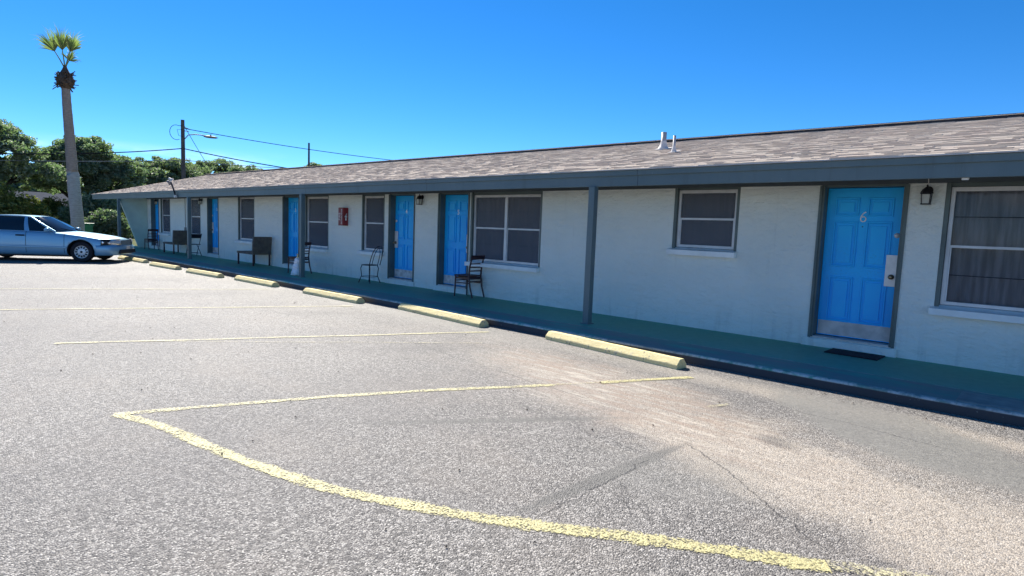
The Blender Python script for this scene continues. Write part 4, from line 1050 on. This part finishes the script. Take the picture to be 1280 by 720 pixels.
def frond(base,dirv,L,fanr,seed,spread=1.0):
    r=random.Random(seed); d=Vector(dirv).normalized(); b=Vector(base)
    tip=b+d*L; q=MB()
    q.tube([b,b+d*L*.5+Vector((0,0,.03)),tip],[.035,.028,.022],6)
    stem=q.build('frond_stalk',M['palmleaf'],t)
    side=d.cross(Vector((.98,-.15,0))).normalized()  # fan opens across the view and a little round
    nrm=d.cross(side).normalized(); q=MB(); n=30
    for i in range(n):
        f=-1+2*i/(n-1); f+=r.uniform(-.03,.03); a=f*R(95)*spread; l=fanr*(1-.34*abs(f)**1.4)*r.uniform(.8,1.12)
        dd=(d*math.cos(a)+side*math.sin(a)+nrm*(.35*math.sin(f*7+seed)+.10)).normalized(); dr=.25+1.7*f*f+r.uniform(0,.4)
        p1=tip+dd*l*.45; p2=p1+(dd+Vector((0,0,-.12*dr))).normalized()*l*.30; p3=p2+(dd+Vector((0,0,-.9*dr))).normalized()*l*.27
        w_=.026; sd=dd.cross(nrm).normalized()
        q.add([tip-sd*.012,tip+sd*.012,p1+sd*w_,p1-sd*w_,p2+sd*w_*.45,p2-sd*w_*.45,p3],[(0,1,2,3),(3,2,4,5),(5,4,6)])
    q.build('frond_fan',M['palmleaf'],t,recalc=False)
bs=top+Vector((0,0,.95))
frond(bs,sr(-.10,-.1,1.0),.95,1.35,1,.42)
frond(bs,sr(-.50,.1,1.0),.95,1.32,2,.50)
frond(bs,sr(.26,-.2,1.0),.95,1.25,3,.44)
frond(bs,sr(.30,.4,.80),.60,.85,5,.70)

# ------------------------------------------------------------------ utility poles, wires
def pole(px,dist,top,r,label,lamp=False,arm=False):
    x,y=at(px,dist); t=thing('utility_pole',label,'utility pole',(x,y,-.14))
    q=MB(); q.tube([(0,0,0),(0,0,top*.5),(0,0,top)],[r*1.25,r*1.1,r*.9],12); q.build('mast',M['pole'],t)
    if lamp:
        q=MB(); p=[sr(.1,0,top-1.35),sr(.35,0,top-1.02),sr(.8,0,top-.92),sr(1.25,0,top-.92),sr(1.5,0,top-.93)]; q.tube(p,.035,8); q.build('lamp_arm',M['lampgrey'],t)
        q=MB(); q.lathe([(0,.09),(.14,.075),(.24,.02),(.26,-.02),(.18,-.075),(0,-.10)],(0,0,0),'z',16)
        q.v=[tuple(Vector(sr(a*2.0+1.85,b*.9,0))+Vector((0,0,c+top-.98))) for a,b,c in q.v]; q.build('lamp_head',M['lampgrey'],t)
        q=MB(); q.lathe([(.05,0),(.05,.10),(0,.11)],Vector(sr(1.85,0,top-.90)),'z',10); q.build('photocell',M['black'],t)
        q=MB(); pts=[sr(-.06,-.2,top-.45)]
        for i in range(13): a=R(70+i*19); pts.append(tuple(Vector(sr(-.45+.42*math.cos(a),-.2,0))+Vector((0,0,top-.95+.52*math.sin(a)))))
        q.tube(pts,.02,6); q.tube([sr(-.05,-.2,top-.7),sr(-.4,-.2,top-.75),sr(-.3,-.2,top-1.15),sr(-.05,-.2,top-1.2)],.015,6); q.build('cable_loop',M['wire'],t)
        q=MB(); q.tube([sr(.1,0,top-.5),sr(.5,0,top-.62)],.03,6); q.tube([sr(.1,0,top-.75),sr(.4,0,top-.78)],.03,6); q.build('insulator',M['lampgrey'],t)
    if arm:
        q=MB(); q.bar(sr(-.35,0,top-.25),sr(.35,0,top-.25),.07); q.build('cross_arm',M['pole'],t)
    return t,Vector((x,y,-.14))
t1,p1=pole(229,50,8.55,.135,'brown wooden utility pole carrying a street lamp behind the motel',True)
t2,p2=pole(384,60,8.95,.09,'thin distant utility pole showing above the motel ridge')
t3,p3=pole(125,62,7.15,.12,'distant utility pole at the edge of the dark oak',arm=True)
def wire(a,b,sag,r,label,mat='wire'):
    a=Vector(a);b=Vector(b); pts=[]
    for i in range(25): f=i/24; p=a.lerp(b,f); p.z-=sag*4*f*(1-f); pts.append(p)
    q=MB(); q.tube(pts,r,5); o=q.build('power_line',M[mat]); return tag(o,label,'wire','overhead wires')
def P3(px,dist,py):  # point on the picture ray at a distance, used to find where each wire really runs
    az=math.atan((px-640)/747.24)-0.74168
    x,y=at(px,dist)
    # horizon row at this column, from the camera's pitch and roll
    hy=266.2+(px)*.0361
    return Vector((x,y,1.444+(hy-py)/747.24*dist*math.cos(az+.74168)*1.0))
wire(P3(231,50,166),P3(590,58,213),.35,.026,'upper black wire running right from below the pole top')
wire(P3(229,50,190),P3(520,40,232),.30,.034,'heavy black cable from the middle of the pole over the roof')
wire(P3(-60,46,195),P3(229,50,190),.22,.034,'heavy black cable crossing the palm to the pole')
wire(P3(-60,48,203),P3(229,50,204),.12,.022,'pale lower cable crossing the palm to the pole','wirew')
wire(P3(229,50,204),P3(360,54,214),.08,.022,'pale lower cable right of the pole before the trees','wirew')
wire(P3(231,50,163),P3(262,58,215),.05,.020,'steep guy wire slanting down right from the pole top')

# ------------------------------------------------------------------ background structures
x,y=at(50,78)
t=thing('house','low blue grey house half hidden behind the trees and the sedan','house',(x,y,-.85),R(8))
q=MB(); q.box(-4,4,-7.5,6.5,0,2.7); q.build('wall',M['bluehouse'],t)
q=MB(); q.prism([(-4.6,2.6),(0,4.3),(4.6,2.6),(4.6,2.5),(0,4.15),(-4.6,2.5)],lambda u,v,tt:(u,tt,v),-8,7); q.build('roof',M['houseroof'],t)
for yy in(-5,-1.5,3.5):
    q=MB(); q.box(4.0,4.05,yy,yy+1.1,1.0,2.1); f=q.build('window',M['white'],t)
    q=MB(); q.box(4.05,4.07,yy+.08,yy+1.02,1.08,2.02); q.build('pane',M['carglass'],f)
a=Vector((*at(22,60),0)); b=Vector((*at(119,62),0)); d=(b-a); L=d.length
t=thing('plank_fence','weathered grey plank fence beyond the lawn','fence',((a.x+b.x)/2,(a.y+b.y)/2,-.14),math.atan2(d.y,d.x))
q=MB(); xx=-L/2; rr=random.Random(3)
while xx<L/2: hh=1.28+rr.uniform(-.03,.03); q.box(xx,xx+.135,-.012,.012,.04,hh); xx+=.15
q.build('planks',M['fence'],t)
q=MB(); q.box(-L/2,L/2,.014,.06,.3,.4); q.box(-L/2,L/2,.014,.06,.95,1.05); q.build('rail',M['fence'],t)
for i in range(5):
    q=MB(); x0=-L/2+L*i/4; q.box(x0-.05,x0+.05,.062,.16,0,1.2); q.build('fence_post',M['fence'],t)
x,y=at(106,44)
t=thing('wheelie_bin','green plastic wheelie bin on the grass behind the sedan bonnet','bin',(x,y,-.14),R(20))
q=MB(); q.prism([(-.22,.06),(.22,.06),(.29,.95),(-.29,.95)],lambda u,v,tt:(u,tt,v),-.26,.26); q.build('bin_body',M['bin'],t,bevel=.02)
q=MB(); q.obox((.0,0,1.0),(.34,0,0),(0,.31,0),(.0,0,.035)); q.build('lid',M['bin'],t,bevel=.02)
for yy in(-.24,.24):
    q=MB(); q.lathe([(0,-.03),(.11,-.03),(.11,.03),(0,.03)],(-.22,yy,.11),'y',16); q.build('wheel',M['rubber'],t)
# bits of clutter under the eave beyond the wing wall
x,y=at(157,56)
t=thing('picnic_table','dark timber picnic table on the grass past the wing wall','table',(x,y,-.14),R(25))
q=MB(); q.box(-.9,.9,-.4,.4,.72,.77); q.build('tabletop',M['fence'],t)
for s in(-1,1):
    q=MB(); q.box(-.9,.9,s*.75-.13,s*.75+.13,.42,.46); q.build('bench_seat',M['fence'],t)
    q=MB(); q.bar((s*.65,-.75,0),(s*.65,.2,.72),.08); q.bar((s*.65,.75,0),(s*.65,-.2,.72),.08); q.bar((s*.65,-.8,.4),(s*.65,.8,.4),.08); q.build('leg',M['fence'],t)

# ------------------------------------------------------------------ light, sky, camera
SUN_E=43.0; SX,SY=-.932,.363
W=bpy.data.worlds.new('World'); S.world=W; W.use_nodes=True; nt=W.node_tree; nt.nodes.clear()
out=nt.nodes.new('ShaderNodeOutputWorld'); bg=nt.nodes.new('ShaderNodeBackground'); sky=nt.nodes.new('ShaderNodeTexSky')
sky.sky_type='NISHITA'; sky.sun_disc=False; sky.sun_elevation=R(SUN_E); sky.sun_rotation=math.atan2(SX,SY)%(2*math.pi)
sky.altitude=3500; sky.air_density=1.0; sky.dust_density=.1; sky.ozone_density=6
hs=nt.nodes.new('ShaderNodeHueSaturation'); hs.inputs['Saturation'].default_value=1.24; hs.inputs['Hue'].default_value=.5
# a low bank of thin white cloud near the horizon
tc=nt.nodes.new('ShaderNodeTexCoord'); mp=nt.nodes.new('ShaderNodeMapping'); mp.inputs['Scale'].default_value=(5,5,22)
no=nt.nodes.new('ShaderNodeTexNoise'); no.inputs['Scale'].default_value=1.2; no.inputs['Detail'].default_value=6
sp=nt.nodes.new('ShaderNodeSeparateXYZ'); mr=nt.nodes.new('ShaderNodeMapRange'); mr.interpolation_type='SMOOTHSTEP'
m2=nt.nodes.new('ShaderNodeMapRange'); m2.interpolation_type='SMOOTHSTEP'; mu=nt.nodes.new('ShaderNodeMath'); mu.operation='MULTIPLY'
mx=nt.nodes.new('ShaderNodeMix'); mx.data_type='RGBA'; L=nt.links.new
L(tc.outputs['Generated'],mp.inputs[0]); L(mp.outputs[0],no.inputs['Vector']); L(tc.outputs['Generated'],sp.inputs[0])
L(no.outputs[0],mr.inputs[0]); mr.inputs[1].default_value=.46; mr.inputs[2].default_value=.66
L(sp.outputs[2],m2.inputs[0]); m2.inputs[1].default_value=.105; m2.inputs[2].default_value=.06
L(mr.outputs[0],mu.inputs[0]); L(m2.outputs[0],mu.inputs[1]); L(mu.outputs[0],mx.inputs[0])
L(sky.outputs[0],hs.inputs['Color']); L(hs.outputs[0],mx.inputs[6]); mx.inputs[7].default_value=(9,9.2,9.4,1)
L(mx.outputs[2],bg.inputs[0]); bg.inputs[1].default_value=.085; L(bg.outputs[0],out.inputs[0])
sl_=bpy.data.lights.new('sun','SUN'); sl_.energy=4.7; sl_.angle=R(.5); sl_.color=(1,.95,.865)
so=bpy.data.objects.new('sun',sl_); COL.objects.link(so)
e=R(SUN_E); sv=Vector((SX*math.cos(e),SY*math.cos(e),math.sin(e))); so.rotation_euler=sv.to_track_quat('Z','Y').to_euler(); so.location=(0,0,40)

cam=bpy.data.cameras.new('camera'); co=bpy.data.objects.new('camera',cam); COL.objects.link(co); S.camera=co
yaw,pitch,roll=.741680,-.096705,.038038
f=Vector((-math.sin(yaw)*math.cos(pitch),math.cos(yaw)*math.cos(pitch),math.sin(pitch))); r=Vector((math.cos(yaw),math.sin(yaw),0)); u=r.cross(f)
r2=math.cos(roll)*r+math.sin(roll)*u; u2=-math.sin(roll)*r+math.cos(roll)*u
co.matrix_world=Matrix(((r2.x,u2.x,-f.x,0),(r2.y,u2.y,-f.y,-8.95839),(r2.z,u2.z,-f.z,1.44406),(0,0,0,1)))
cam.sensor_width=36; cam.lens=36*747.2396/1280; cam.clip_end=4000; cam.clip_start=.05
S.render.resolution_x=1024; S.render.resolution_y=576
S.view_settings.view_transform='Standard'; S.view_settings.look='None'; S.view_settings.gamma=1; S.view_settings.exposure=1.08
S.view_settings.use_curve_mapping=False
S.cycles.use_denoising=True
try: S.cycles.denoiser='OPENIMAGEDENOISE'; S.cycles.denoising_input_passes='RGB_ALBEDO_NORMAL'
except Exception: pass
S.cycles.max_bounces=8; S.cycles.transparent_max_bounces=12
for o in S.objects:
    if '_world' in o: del o['_world']
